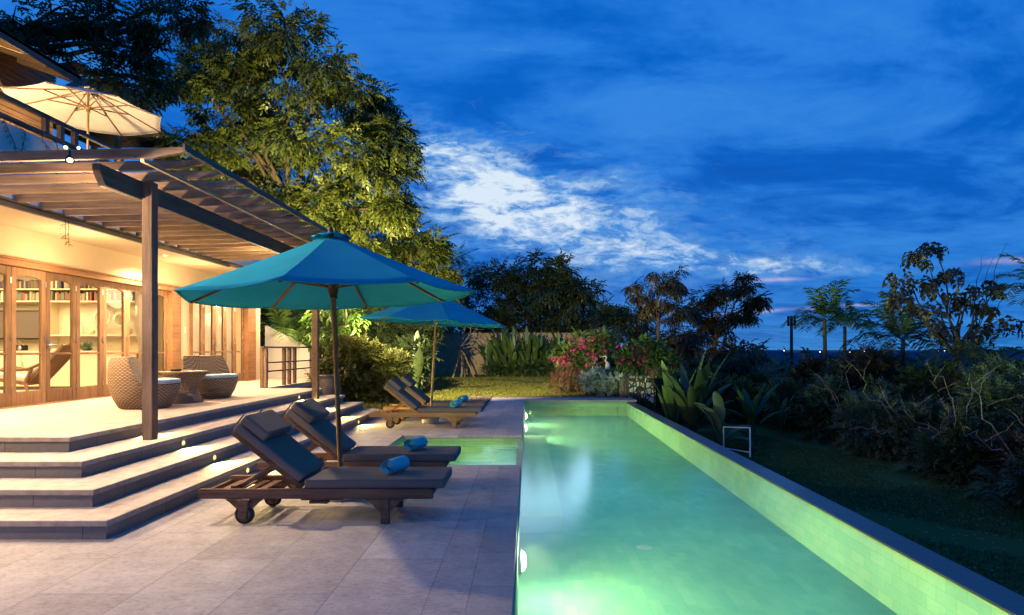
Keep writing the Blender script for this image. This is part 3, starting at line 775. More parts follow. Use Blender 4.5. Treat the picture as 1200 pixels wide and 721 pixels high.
# curtains
M['curtain'] = canvas('curtain_cloth', (0.80, 0.74, 0.60), 0.45)
def curtain(y0, y1, gather, label, x=-8.03):
    V = []; n = 60; rows = 14
    for j in range(rows + 1):
        t = j / rows; z = 2.72 - t * 2.06
        g2 = 1 - gather * math.exp(-((z - 1.35) / 0.35) ** 2)
        yc = (y0 + y1) / 2; hw = (y1 - y0) / 2 * g2
        for i in range(n + 1):
            s_ = i / n
            V.append((x + 0.035 * math.sin(s_ * 38 * max(1, (y1 - y0))) * (0.6 + 0.4 * t), yc - hw + 2 * hw * s_, z))
    F = [(j * (n + 1) + i, j * (n + 1) + i + 1, (j + 1) * (n + 1) + i + 1, (j + 1) * (n + 1) + i) for j in range(rows) for i in range(n)]
    m_ = MB(); m_.add(V, F, True); return tag(m_.build('curtain', M['curtain'], fix=False), label, 'curtain')
curtain(12.05, 12.62, 0.45, 'cream curtain tied at its middle behind the door beside the wide timber frame')
curtain(13.56, 16.2, 0.0, 'wide cream curtain drawn across the far set of narrow glass doors')
# interior lamps (the lit room the photograph shows)
light('room_light', 'AREA', (-10.6, 9.6, 3.2), 520, (1.0, 0.70, 0.36), shape='RECTANGLE', size=3.0, size_y=5.0, aim=(-10.6, 9.6, 0))
light('room_light_far', 'AREA', (-9.4, 15.0, 3.2), 200, (1.0, 0.72, 0.40), shape='RECTANGLE', size=1.5, size_y=2.5, aim=(-9.4, 15.0, 0))

# ------------------------------------------------------------------ room furniture
cab = thing('wall_cabinet', 'long cream built-in cabinet with open shelves behind the glass doors', 'cabinet')
b = MB(); b.box(-13.9, -8.3, 12.5, 12.94, 0.70, 1.42); b.build('cupboard', M['cream'], cab, bevel=0.004)
b = MB(); b.box(-13.9, -8.3, 12.54, 12.94, 0.626, 0.699); b.build('plinth', M['dark'], cab)
b = MB(); b.box(-13.95, -8.25, 12.46, 12.945, 1.421, 1.455); b.build('countertop', M['cream'], cab, bevel=0.004)
for z, x0, x1 in ((2.53, -13.9, -8.3), (2.79, -13.9, -8.3), (1.80, -10.3, -8.3)):
    b = MB(); b.box(x0, x1, 12.62, 12.945, z - 0.028, z); b.build('shelf', M['cream'], cab, bevel=0.003)
b = MB(); b.box(-10.34, -10.303, 12.62, 12.945, 1.456, 2.5); b.box(-8.298, -8.26, 12.62, 12.945, 1.456, 3.2); b.build('side_panel', M['cream'], cab)
x = -13.5
while x < -8.4:
    b = MB(); b.box(x, x + 0.006, 12.494, 12.499, 0.72, 1.40); b.build('door_gap', M['dark'], cab)
    b = MB(); b.tube([(x + 0.06, 12.47, 1.05), (x + 0.06, 12.47, 1.22)], 0.008, 6); b.build('handle', M['steel'], cab)
    x += 0.55
tv = thing('television', 'wide dark television between the book shelves and the counter', 'television')
b = MB(); b.box(-12.9, -10.36, 12.70, 12.76, 1.70, 2.33); b.build('frame', M['black'], tv, bevel=0.01)
b = MB(); b.box(-12.87, -10.39, 12.693, 12.6995, 1.73, 2.30); b.build('screen', M['dark'], tv)
b = MB(); b.box(-11.9, -11.4, 12.65, 12.85, 1.456, 1.475); b.box(-11.7, -11.6, 12.72, 12.78, 1.475, 1.70); b.build('stand', M['black'], tv)
rr = random.Random(5)
bookm = [pbr('book_cover_' + n, c, 0.7, var=0.2, bstr=0) for n, c in (('tan', (0.5, 0.36, 0.2)), ('white', (0.7, 0.66, 0.55)), ('brown', (0.2, 0.11, 0.06)), ('navy', (0.05, 0.07, 0.14)), ('red', (0.32, 0.10, 0.07)), ('green', (0.16, 0.18, 0.12)), ('ochre', (0.5, 0.36, 0.18)), ('grey', (0.3, 0.28, 0.25)))]
bproto = []
for i, mm in enumerate(bookm):
    b = MB(); wd = 0.032 + 0.006 * (i % 4)
    b.box(0, wd, 0, 0.16, 0, 0.19); b.box(0.002, wd - 0.002, -0.003, -0.0005, 0.03, 0.05); b.box(0.002, wd - 0.002, -0.003, -0.0005, 0.14, 0.15)
    o = b.build('book', mm, bevel=0.003); o['w'] = wd; bproto.append(o)
used = set(); nb = 0
for z, lab in ((2.531, 'book standing in the row on the lower of two long shelves'), (2.791, 'book standing in the row on the top shelf under the ceiling')):
    x = -11.75
    while x < -8.36 and nb < 190:
        i = rr.randrange(8); o = bproto[i]
        if i in used:
            o2 = o.copy(); COL.objects.link(o2)
        else: o2 = o; used.add(i)
        o2.location = (x, 12.64 + rr.uniform(0, .02), z)
        hs = rr.uniform(0.78, 1.12); o2.scale = (1, 1, hs)
        tilt = rr.choice([0, 0, 0, 0, R(9)]); o2.rotation_euler = (0, -tilt if False else 0, 0)
        tag(o2, lab, 'book', 'books on the lower shelf' if z < 2.6 else 'books on the top shelf')
        x += o2['w'] + rr.choice([0.001, 0.002, 0.004, 0.004, 0.05]) ; nb += 1
# things on the counter and shelves
t = thing('radio', 'dark portable radio with a looped handle on the counter', 'radio', (-10.95, 12.62, 1.4555))
b = MB(); b.box(-0.2, 0.2, -0.07, 0.07, 0, 0.12); b.build('body', M['black'], t, bevel=0.015)
b = MB(); b.tube([(-0.11, 0, 0.12), (-0.08, 0, 0.19), (0, 0, 0.215), (0.08, 0, 0.19), (0.11, 0, 0.12)], 0.012, 8); b.build('handle', M['dark'], t)
b = MB(); b.lathe([(0, -0.074), (0.045, -0.074), (0.045, -0.0705)], 18, c=(-0.12, 0, 0.06), axis='y'); b.lathe([(0, -0.074), (0.045, -0.074), (0.045, -0.0705)], 18, c=(0.12, 0, 0.06), axis='y'); b.build('speaker', M['steel'], t)
def sphere_mb(r, c, n=14, sq=1.0, mb=None):
    mb = mb or MB()
    prof = [(max(1e-4, r * math.sin(PI * k / n)), -r * sq * math.cos(PI * k / n)) for k in range(n + 1)]
    mb.lathe(prof, 18, c=c); return mb
t = thing('lantern', 'small white wire lantern on the open shelf', 'lantern', (-9.72, 12.74, 1.801))
b = MB()
for k in range(10):
    a = 2 * PI * k / 10; b.tube([(0.09 * math.cos(a), 0.09 * math.sin(a), 0), (0.09 * math.cos(a), 0.09 * math.sin(a), 0.2), (0.05 * math.cos(a), 0.05 * math.sin(a), 0.27), (0, 0, 0.29)], 0.006, 5)
b.lathe([(0.096, 0), (0.096, 0.015), (0.085, 0.015)], 20); b.build('cage', M['cream'], t)
tag(sphere_mb(0.06, (-9.42, 12.74, 1.862)).build('ornament', M['cream']), 'little round white ornament beside the lantern', 'ornament')
tag(sphere_mb(0.075, (-8.62, 12.74, 1.876)).build('ornament', M['white']), 'round white ornament alone at the right of the shelf', 'ornament')
# woven shell rings hung on the back panel
def ring(x, z, r, label):
    t = thing('woven_wall_ring', label, 'wall ornament', (x, 12.80, z), 0, 'woven rings on the wall')
    b = MB(); n = 30
    pts = [(r * 0.62 * math.cos(2 * PI * k / n), 0, r * 0.62 * math.sin(2 * PI * k / n)) for k in range(n + 1)]
    b.tube(pts, 0.022, 6, caps=False); b.build('ring', M['cream'], t)
    b = MB()
    for k in range(34):
        a = 2 * PI * k / 34; d = Vector((math.cos(a), 0, math.sin(a)))
        b.tube([d * r * 0.66, d * r * 1.0 + Vector((0, 0.01, -0.02))], [0.018, 0.008], 5)
    b.build('fringe', M['seatpad'] if False else M['cream'], t)
ring(-9.23, 2.17, 0.27, 'large pale woven ring hanging left on the back panel')
ring(-8.83, 2.13, 0.22, 'smaller pale woven ring hanging right of the large one')
# armchair inside
t = thing('planter_chair', 'reclined wooden armchair with white cushion inside the room', 'armchair', (-9.35, 11.15, 0.626), R(8))
b = MB()
for s in (-0.3, 0.3):
    b.tube([(-0.75, s, 0.46), (-0.62, s, 0.53), (-0.3, s, 0.47), (0.1, s, 0.5), (0.35, s, 0.62)], [0.03, 0.035, 0.03, 0.03, 0.025], 8)
b.build('arm', M['doorwood'], t)
b = MB()
for s in (-0.3, 0.3):
    b.tube([(-0.62, s, 0), (-0.6, s, 0.2), (-0.63, s, 0.5)], [0.02, 0.035, 0.03], 8); b.tube([(0.1, s, 0), (0.05, s, 0.25), (0.15, s, 0.5)], [0.02, 0.035, 0.03], 8)
b.build('leg', M['doorwood'], t)
b = MB(); b.bar((-0.7, 0, 0.34), (0.05, 0, 0.22), 0.56, 0.05); b.bar((0.05, 0, 0.22), (0.68, 0, 0.95), 0.56, 0.04, up=(0, 0, 1)); b.build('seat', M['doorwood'], t)
b = MB(); b.bar((-0.66, 0, 0.41), (0.05, 0, 0.29), 0.5, 0.1); b.bar((0.03, 0, 0.31), (0.5, 0, 0.86), 0.48, 0.08); b.build('cushion', M['white'], t, bevel=0.03, seg=3)
b = MB(); b.bar((0.12, -0.02, 0.42), (0.36, 0.02, 0.72), 0.42, 0.14)
o = b.build('cushion', pbr('sage_cushion', (0.30, 0.44, 0.34), 0.9, bstr=0.1), bevel=0.05, seg=3); o.location = t.location; o.rotation_euler = t.rotation_euler
tag(o, 'sage green pillow resting on the wooden armchair', 'pillow')
plant_bowls = ((-9.72, 12.68), (-9.50, 12.66))

# ------------------------------------------------------------------ stair flank wall beyond the terrace
b = MB()
b.prism([(-7.98, 0.3), (-6.62, 0.3), (-6.62, 1.5), (-7.98, 2.2)], 17.9, 18.1, 'y')
w_ = b.build('stair_wall', M['white'], bevel=0.01); tag(w_, 'white sloping stair wall standing past the far end of the house', 'wall')

# ------------------------------------------------------------------ terrace railing
rail = thing('terrace_railing', 'low timber railing with two thin bars at the far edge of the terrace', 'railing')
XR = -5.95
b = MB(); b.bar((XR, 13.2, 1.535), (XR, 17.0, 1.535), 0.10, 0.04); b.bar((XR + .052, 16.95, 1.532), (-5.3, 16.95, 1.532), 0.10, 0.04); b.build('top_rail', M['railwood'], rail, bevel=0.005)
for y in (13.28, 14.4, 14.72, 15.05, 16.3, 16.75):
    for dx in ((-0.03, 0.05) if y in (13.28,) else (0.0,)):
        b = MB(); b.box(XR + dx - 0.035, XR + dx + 0.035, y - 0.045, y + 0.045, 0.617, 1.514); b.build('post', M['railwood'], rail, bevel=0.004)
for z in (0.98, 1.18):
    b = MB(); b.bar((XR + 0.01, 13.3, z), (XR + 0.01, 16.9, z), 0.022, 0.03); b.build('bar', M['black'], rail)

# ------------------------------------------------------------------ pergola
per = thing('pergola', 'weathered timber pergola with long crosswise rafters over the terrace', 'pergola')
for (x0, y0, nm) in ((-4.375, 6.68, 'postwood'), (-4.43, 12.1, 'railwood')):
    b = MB(); b.box(x0, x0 + 0.115, y0, y0 + 0.115, 0.4625, 3.40); b.build('post', M[nm], per, bevel=0.006)
b = MB(); b.prism([(6.03, 3.40), (6.03, 3.33), (6.12, 3.19), (12.95, 3.19), (12.95, 3.40)], -4.46, -4.378, 'x')
b.build('beam', M['beamwood'], per, bevel=0.004)
RX1, RX0 = -3.49, -6.56
def rtop(x): return 3.55 - (RX1 - x) * 0.024
for k in range(18):
    y = 5.98 + 0.388 * k
    poly = [(RX0, rtop(RX0) - 0.098), (RX1 - 0.30, rtop(RX1 - .3) - 0.098), (RX1, rtop(RX1) - 0.05), (RX1, rtop(RX1)), (RX0, rtop(RX0))]
    b = MB(); b.prism(poly, y, y + 0.048, 'y'); b.build('rafter', M['raftwood'], per, bevel=0.003)
b = MB(); b.box(RX1 + 0.002, RX1 + 0.03, 5.95, 12.9, 3.50, 3.57); b.build('edge_batten', M['beamwood'], per)
b = MB(); b.box(-3.88, -3.84, 5.9, 12.9, 3.372, 3.405); b.build('purlin', M['boardwood'], per)
for x in (-6.35, -6.05, -5.75, -5.45, -5.15, -4.85, -4.6):
    y = 9.1 + random.uniform(-.2, .2)
    while y < 12.6:
        L = random.uniform(0.7, 1.5); e = min(12.95, y + L)
        b = MB(); b.box(x - 0.125, x + 0.125, y, e, rtop(x) + 0.012, rtop(x) + 0.034); b.build('roof_board', M['boardwood'], per)
        y = e + 0.13
for x in (-4.1, -3.75):
    b = MB(); b.box(x - 0.15, x + 0.15, 10.2, 12.9, rtop(x) + 0.012, rtop(x) + 0.034); b.build('roof_board', M['boardwood'], per)
# small adjustable spotlight near the front end of the beam
def spot_fix(loc, aim, label):
    t = thing('floodlight', label, 'floodlight', loc)
    d = (Vector(aim) - Vector(loc)).normalized(); q = d.to_track_quat('Z', 'Y').to_matrix().to_4x4()
    b = MB(); b.lathe([(0.0, -0.07), (0.022, -0.07), (0.033, -0.02), (0.036, 0.02), (0.031, 0.02), (0.03, 0.003)], 20, M=q); b.build('housing', M['black'], t)
    b = MB(); b.tube([(0, 0, 0.09), (0, 0, 0.03)], 0.008, 8); b.build('bracket', M['black'], t)
    b = MB(); b.lathe([(0.0, 0.034), (0.014, 0.030), (0.025, 0.014)], 20, M=q); b.build('lens', M['flood'], t)
    return t
M['flood'] = emit('floodlight_lens', (1.0, 0.80, 0.42), 7)
spot_fix((-4.43, 5.70, 3.33), (-2.0, 3.2, 0.6), 'bright burning spotlight hung at the front end of the pergola beam')
light('pergola_flood', 'SPOT', (-4.41, 5.66, 3.29), 640, (1.0, 0.70, 0.44), aim=(-1.2, 4.9, 0), spot_size=R(150), spot_blend=0.6, shadow_soft_size=0.035)
spot_fix((-3.50, 12.98, 3.42), (0, 20, 1), 'spotlight at the far end of the pergola facing the lawn')
light('lawn_flood', 'SPOT', (-3.46, 13.1, 3.40), 14000, (1.0, 0.78, 0.36), aim=(-0.8, 31, 0.6), spot_size=R(74), spot_blend=0.6, shadow_soft_size=0.05)
light('pergola_fill', 'POINT', (-4.85, 6.25, 2.95), 100, (1.0, 0.64, 0.32), shadow_soft_size=0.05)  # added fill light without a fixture, warms rafters and beam
light('pergola_fill', 'POINT', (-5.0, 11.2, 2.95), 110, (1.0, 0.66, 0.32), shadow_soft_size=0.05)  # added fill light without a fixture, brightens the far roof boards
spot_fix((-6.75, 16.4, 3.86), tuple(at(400, 250, 24)), 'spotlight on the corner of the flat roof aimed up into the shade tree')
light('tree_flood', 'SPOT', (-6.70, 16.5, 3.90), 16000, (1.0, 0.80, 0.30), aim=tuple(at(385, 240, 24)), spot_size=R(88), spot_blend=0.9, shadow_soft_size=0.06)
# two small bulbs on the upper railing
M['bulb2'] = emit('upper_bulb', (1.0, 0.78, 0.40), 3.5)
for (px, py, lb) in ((77, 173, 'left'), (92, 173.5, 'right')):
    p = at(px, py, 11.2)
    t = thing('terrace_lamp', 'small glowing lamp low on the upper terrace railing, %s of the pair' % lb, 'lamp', p, 0, 'lamps on the upper terrace')
    sphere_mb(0.035 if lb == 'left' else 0.028, (0, 0, 0), 8).build('bulb', M['bulb2'], t)
    b = MB(); b.tube([(0, 0, -0.30), (0, 0, -0.034)], 0.012, 6); b.build('stem', M['black'], t)
light('upper_light', 'SPOT', (-10.3, 12.4, 5.0), 650, (1.0, 0.70, 0.36), aim=(-9.9, 13.4, 7), spot_size=R(160), spot_blend=0.7, shadow_soft_size=0.08)
light('upper_light', 'POINT', (-10.3, 8.0, 5.5), 220, (1.0, 0.66, 0.34), shadow_soft_size=0.08)
# thatched pavilion roof behind
t = thing('thatched_pavilion', 'dark thatched pavilion roof rising behind the ivory umbrella', 'pavilion')
c = at(112, 110, 22)
b = MB(); b.add([(c.x - 1.9, 20.5, c.z - 1.2), (c.x + 1.9, 20.5, c.z - 1.2), (c.x + 1.9, 24.5, c.z - 1.2), (c.x - 1.9, 24.5, c.z - 1.2), (c.x - 1.0, 22.5, c.z + 0.85), (c.x + 0.15, 22.5, c.z + 0.85)], [(0, 1, 5, 4), (1, 2, 5), (2, 3, 4, 5), (3, 0, 4), (0, 3, 2, 1)])
b.build('roof', M['thatch'], t, bevel=0.1)
for dx in (-1.6, 1.6):
    for y in (20.9, 24.1):
        b = MB(); b.box(c.x + dx - .08, c.x + dx + .08, y - .08, y + .08, -0.02, c.z - 1.19); b.build('post', M['railwood'], t)
# ------------------------------------------------------------------ umbrellas
def umbrella(label, base, top_shift, zr, zt, r, mat, pole_mat, rot0=0.0, zbase=0.0, block=True, strut_mat=None):
    "pole from base leaning by top_shift; canopy of eight panels"
    t = thing('umbrella', label, 'umbrella', base)
    sx, sy = top_shift
    H = zt - zbase
    def P(z): k = (z - zbase) / H; return Vector((sx * k, sy * k, z - zbase))
    ax = (P(zt) - P(zbase)).normalized()
    q = Vector((0, 0, 1)).rotation_difference(ax).to_matrix()
    C = P(zr)                          # centre of the rim plane
    hr = (zt - zr)
    def rim(a, rad, h): return C + q @ Vector((rad * math.cos(a), rad * math.sin(a), h))
    # canopy
    NR, NS = 10, 6
    V = []; F = []; rows = []
    r_in = 0.10
    for j in range(NR + 1):
        s = j / NR; rad = r_in + (r - r_in) * s
        row = []
        for k in range(8):
            for i in range(NS):
                a0 = rot0 + 2 * PI * k / 8; a1 = rot0 + 2 * PI * (k + 1) / 8; w = i / NS
                p0 = Vector((math.cos(a0), math.sin(a0), 0)); p1 = Vector((math.cos(a1), math.sin(a1), 0))
                d = p0.lerp(p1, w) * rad
                bulge = 4 * w * (1 - w)
                h = (hr - 0.06) * (1 - s) * (1 - 0.10 * s) - 0.030 * bulge * s ** 1.5 * (r / 1.5)
                d *= (1 - 0.018 * bulge * s)
                V.append(C + q @ Vector((d.x, d.y, h))); row.append(len(V) - 1)
        rows.append(row)
    n = 8 * NS
    for j in range(NR):
        for i in range(n):
            F.append((rows[j][i], rows[j + 1][i], rows[j + 1][(i + 1) % n], rows[j][(i + 1) % n]))
    mb = MB(); mb.add(V, F, True)
    cn = mb.build('canopy', mat, t, fix=False)
    # split normals at ribs stay crisp
    me = cn.data
    for e in me.edges:
        a, b = e.vertices
        if (a % n) % NS == 0 and (b % n) % NS == 0 and abs(a - b) == n: e.use_edge_sharp = True
    so = cn.modifiers.new('hem', 'SOLIDIFY'); so.thickness = 0.004
    # hem strip
    mb = MB()
    pts = [V[i] for i in rows[-1]] + [V[rows[-1][0]]]
    mb.tube([p + Vector((0, 0, -0.003)) for p in pts], 0.007, 5, caps=False); mb.build('hem', mat, cn)
    # scalloped vent cap
    mb = MB(); V2 = []; F2 = []
    nn = 32
    for j, (rad, h) in enumerate(((0.0, hr + 0.0), (0.09, hr - 0.022), (0.19, hr - 0.075))):
        for i in range(nn):
            a = rot0 + 2 * PI * i / nn
            hh = h + (0.024 * abs(math.sin(4 * (a - rot0))) if j == 2 else 0)
            V2.append(C + q @ Vector((rad * math.cos(a), rad * math.sin(a), hh + 0.012)))
    for j in range(2):
        for i in range(nn): F2.append((j * nn + i, (j + 1) * nn + i, (j + 1) * nn + (i + 1) % nn, j * nn + (i + 1) % nn))
    mb.add(V2, F2, True); vc = mb.build('vent_cap', mat, t, fix=False); so = vc.modifiers.new('s', 'SOLIDIFY'); so.thickness = 0.004
    # pole, hub, runner, ribs, struts
    mb = MB(); mb.tube([P(zbase + 0.02), P(zt - 0.05)], 0.024, 12); mb.build('pole', pole_mat, t)
    mb = MB(); mb.tube([P(zt - 0.05), P(zt + 0.0), P(zt + 0.045), P(zt + 0.07)], [0.03, 0.032, 0.022, 0.006], 10); mb.build('finial', pole_mat, t)
    zrun = zr - 0.03 + 0.09
    mb = MB(); c0 = P(zrun); 
    mb.tube([P(zrun - 0.09), P(zrun - 0.075), P(zrun - 0.07), P(zrun + 0.0), P(zrun + 0.045)], [0.03, 0.045, 0.034, 0.05, 0.062], 14); mb.build('runner', pole_mat, t)
    sm = strut_mat or pole_mat
    for k in range(8):
        a = rot0 + 2 * PI * k / 8
        def Rp(s):
            rad = r_in + (r - r_in) * s
            return rim(a, rad, (hr - 0.06) * (1 - s) * (1 - 0.10 * s) - 0.018)
        mb = MB()
        pts = [Rp(s) for s in (0.0, 0.25, 0.5, 0.75, 0.985)]
        for p0, p1 in zip(pts[:-1], pts[1:]): mb.bar(p0, p1, 0.022, 0.026, up=ax)
        rb = mb.build('rib', sm, t)
        mb = MB(); mb.bar(P(zrun + 0.03) + q @ Vector((0.045 * math.cos(a), 0.045 * math.sin(a), 0)), Rp(0.50) - ax * 0.012, 0.018, 0.024, up=ax); mb.build('strut', sm, rb)
    return t
u1 = umbrella('nearest blue-green umbrella leaning slightly left over the grey loungers', (-1.87, 5.93, 0), (-0.11, 0.0), 2.03, 2.67, 1.43, M['canvas'], M['polewood'], rot0=R(2))
u2 = umbrella('second blue-green umbrella on a pale pole farther along the pool', (-1.96, 11.9, 0), (0.14, 0.0), 2.04, 2.66, 1.49, M['canvas'], M['polewood2'], rot0=R(18))
# ivory umbrella on the upper terrace
c = at(98, 133, 13.5)
u3 = umbrella('large ivory umbrella lit from below on the upper terrace', (c.x - 0.0, 13.0 - 0.9, 4.8), (0.02, 0.0), 6.88, 7.42, 1.52, M['canvas_w'], M['polewood2'], rot0=R(10), zbase=4.8, strut_mat=M['doorwood'])
u3.location = (c.x + 0.2, 13.35 - 0.0, 4.8)
for u, x, y, hgt in ((u1, -1.87, 5.93, 0.30), (u2, -1.96, 11.9, 0.20)):
    b = MB(); b.lathe([(0.0, 0.0), (0.17, 0.0), (0.175, 0.02), (0.175, hgt - 0.04), (0.165, hgt - 0.02), (0.075, hgt - 0.018), (0.07, hgt), (0.04, hgt + 0.004), (0.034, hgt)], 28)
    b.build('base', M['concrete'], u)

# ------------------------------------------------------------------ loungers
def rcush(mb_, p0, p1, w, h, up=(0, 0, 1)): mb_.bar(p0, p1, w, h, up)
def lounger(label, loc, wood_m, group='sun loungers on the pool deck'):
    t = thing('sun_lounger', label, 'sun lounger', loc, 0, group)
    W = 0.29
    for s in (-1, 1):
        b = MB(); y = s * (W - 0.02)
        b.prism([(0.0, 0.213), (0.0, 0.29), (0.02, 0.297), (1.99, 0.297), (2.01, 0.29), (2.01, 0.213)], y - 0.02, y + 0.02, 'y')
        b.build('side_rail', wood_m, t, bevel=0.006)
        for (xc, wl, zb) in ((1.60, 0.075, 0.0), (0.396, 0.07, 0.06)):
            b = MB(); y2 = s * (W - 0.02)
            if zb == 0:
                b.box(xc - wl / 2, xc + wl / 2, y2 - 0.03, y2 + 0.018, 0, 0.211)
            else:
                b.prism([(xc - 0.05, 0.211), (xc + 0.05, 0.211), (xc + 0.03, 0.045), (xc - 0.03, 0.045)], y2 - 0.05, y2 - 0.015, 'y')
            b.build('leg', wood_m, t, bevel=0.006)
            b = MB()
            for d in (-1, 1):
                if d == 1: b.build('bracket', wood_m, t, bevel=0.003); b = MB()
                b.prism([(xc + d * (wl / 2 + 0.001), 0.21), (xc + d * (wl / 2 + 0.13), 0.21), (xc + d * (wl / 2 + 0.09), 0.185), (xc + d * (wl / 2 + 0.001), 0.10)], y2 - 0.025, y2 + 0.01, 'y')
            b.build('bracket', wood_m, t, bevel=0.003)
        # wheel
        wh = MB(); yw = s * (W + 0.012 - 0.02)
        wh.lathe([(0.058, -0.016), (0.076, -0.018), (0.082, -0.010), (0.082, 0.010), (0.076, 0.018), (0.058, 0.016), (0.058, -0.016)], 30, c=(0.396, yw, 0.082), axis='y')
        wl_ = wh.build('wheel', M['rubber'], t)
        hb = MB(); hb.lathe([(0.0, -0.015), (0.0578, -0.013), (0.0578, 0.013), (0.0, 0.015)], 26, c=(0.396, yw, 0.082), axis='y'); hb.lathe([(0, -0.03), (0.014, -0.028), (0.014, 0.028), (0, 0.03)], 12, c=(0.396, yw, 0.082), axis='y')
        hb.build('hub', M['hub'], wl_)
    for x in (0.01, 0.84, 1.97):
        b = MB(); b.box(x - 0.0, x + 0.03, -W + 0.043, W - 0.043, 0.225, 0.265); b.build('cross_rail', wood_m, t, bevel=0.004)
    b = MB()
    for k in range(13):
        x = 0.90 + k * 0.085; b.box(x, x + 0.06, -W + 0.045, W - 0.045, 0.272, 0.290)
    b.build('seat_slats', wood_m, t, bevel=0.003)
    # backrest
    hp = Vector((0.87, 0, 0.30)); tp = Vector((0.27, 0, 0.775)); d = (tp - hp).normalized(); nrm = Vector((d.z, 0, -d.x)) * 1.0
    if nrm.z < 0: nrm = -nrm
    for s in (-1, 1):
        b = MB(); b.bar(hp + Vector((0, s * 0.225, 0)), tp + Vector((0, s * 0.225, 0)), 0.035, 0.045, up=nrm)
        b.build('backrest_frame', wood_m, t, bevel=0.005)
    b = MB(); L = (tp - hp).length
    k = 0.05
    while k < L - 0.04:
        p = hp + d * k + nrm * 0.012
        b.bar(p + Vector((0, -0.205, 0)), p + Vector((0, 0.205, 0)), 0.05, 0.014, up=nrm); k += 0.085
    b.bar(tp - d * 0.03 + Vector((0, -0.245, 0)), tp - d * 0.03 + Vector((0, 0.245, 0)), 0.07, 0.03, up=nrm)
    b.build('backrest_slats', wood_m, t, bevel=0.003)
    b = MB()
    for s in (-1, 1): b.bar(hp + d * 0.33 + Vector((0, s * 0.17, -0.02)), (0.30, s * 0.17, 0.285), 0.02, 0.035)
    b.bar((0.28, -0.24, 0.30), (0.28, 0.24, 0.30), 0.05, 0.03); b.build('prop_arm', wood_m, t, bevel=0.003)
    b = MB()
    for k in range(4): b.box(0.10 + k * 0.11, 0.17 + k * 0.11, -W + 0.045, W - 0.045, 0.24, 0.256)
    b.build('rear_slats', wood_m, t, bevel=0.003)
    b = MB(); b.box(0.86, 1.22, -0.24, 0.24, 0.188, 0.200); b.box(0.94, 1.10, -0.26, -0.2, 0.165, 0.187); b.build('tray', wood_m, t, bevel=0.003)
    # cushions
    cu = M['cushion']
    cw = 0.55
    b = MB(); b.box(0.90, 2.105, -cw / 2, cw / 2, 0.300, 0.378); o = b.build('seat_cushion', cu, t, bevel=0.022, seg=3)
    for zz in (0.306, 0.372):
        b = MB(); k = cw / 2 - 0.004; b.tube([(0.905, -k, zz), (2.09, -k, zz), (2.10, -k + .012, zz), (2.10, k - .012, zz), (2.09, k, zz), (0.905, k, zz), (0.905, -k, zz)], 0.0045, 5, caps=False); b.build('piping', cu, o)
    q0 = hp + nrm * 0.068 + d * 0.04
    b = MB(); b.bar(q0, q0 + d * 0.735, cw, 0.078, up=nrm); b.build('back_cushion', cu, t, bevel=0.022, seg=3)
    q1 = hp + nrm * 0.155 + d * 0.50
    b = MB(); b.bar(q1, q1 + d * 0.27, cw - 0.02, 0.09, up=nrm); b.build('head_pillow', cu, t, bevel=0.020, seg=3)
    for yy in (-0.17, 0.17):
        b = MB(); b.bar(q0 + d * 0.765 + nrm * 0.10 + Vector((0, yy, 0)), q0 + d * 0.765 - nrm * 0.08 + Vector((0, yy, 0)), 0.03, 0.004, up=d)
        b.build('strap', cu, t)
    return t
L1 = lounger('nearest dark wood sun lounger with raised grey backrest beside the steps', (-2.82, 5.33, 0), M['lounge'])
spec = [((-2.87, 6.54, 0), 'second sun lounger from the camera, behind the nearest umbrella pole', 'lounge'), ((-2.976, 11.37, 0), 'honey coloured sun lounger nearer of the far pair beyond the small pool', 'lounge2'), ((-2.99, 12.5, 0), 'farthest sun lounger, half hidden by the one before it and next to the lawn', 'lounge2')]
cur = bpy.context
for loc, lb, wm in spec:
    c = copy_tree(L1); c.location = loc; c['label'] = lb
    if wm == 'lounge2':
        for ch in kids(c):
            if ch.type == 'MESH' and ch.data.materials[0] == M['lounge']:
                ch.data = ch.data.copy(); ch.data.materials[0] = M['lounge2']

# rolled towels
def towel(loc, rz, label):
    # spiral strip, extruded along y
    V = []; F = []; n = 110; Lh = 0.125; turns = 3.6
    def sp(t, off):
        a = t * turns * 2 * PI; r_ = 0.012 + 0.060 * t + off
        # pressed slightly flat at the bottom
        x = r_ * math.cos(a); z = r_ * math.sin(a) * 0.93
        return x, max(z, -0.064)
    rings = [sp(i / n, 0.0065) for i in range(n + 1)] + [sp(i / n, -0.0065) for i in range(n, -1, -1)]
    m_ = len(rings)
    ys = [-Lh, -Lh * 0.97, -Lh * 0.4, Lh * 0.4, Lh * 0.97, Lh]
    rr = random.Random(int(abs(loc[1]) * 100))
    for j, y in enumerate(ys):
        for i, (x, z) in enumerate(rings):
            wob = 0.006 * math.sin(i * 0.21 + j)
            V.append((x, y + wob, z))
    for j in range(len(ys) - 1):
        for i in range(m_): F.append((j * m_ + i, j * m_ + (i + 1) % m_, (j + 1) * m_ + (i + 1) % m_, (j + 1) * m_ + i))
    for e in (0, len(ys) - 1):
        for i in range(n): F.append((e * m_ + i, e * m_ + i + 1, e * m_ + m_ - 2 - i, e * m_ + m_ - 1 - i))
    mb = MB(); mb.add(V, F, True); o = mb.build('rolled_towel', M['towel'])
    o.location = (loc[0], loc[1], loc[2] + 0.066); o.rotation_euler = (0, 0, rz)
    tag(o, label, 'towel', 'rolled towels on the loungers')
towel((-1.19, 5.33, 0.379), R(-22), 'rolled turquoise towel on the seat of the nearest lounger')
towel((-1.235, 6.54, 0.379), R(-24), 'rolled turquoise towel on the second lounger from the camera')
towel((-1.37, 11.3, 0.379), R(-18), 'rolled turquoise towel on the nearer lounger of the far pair')
towel((-1.35, 12.4, 0.379), R(-20), 'rolled turquoise towel on the farthest lounger by the lawn')

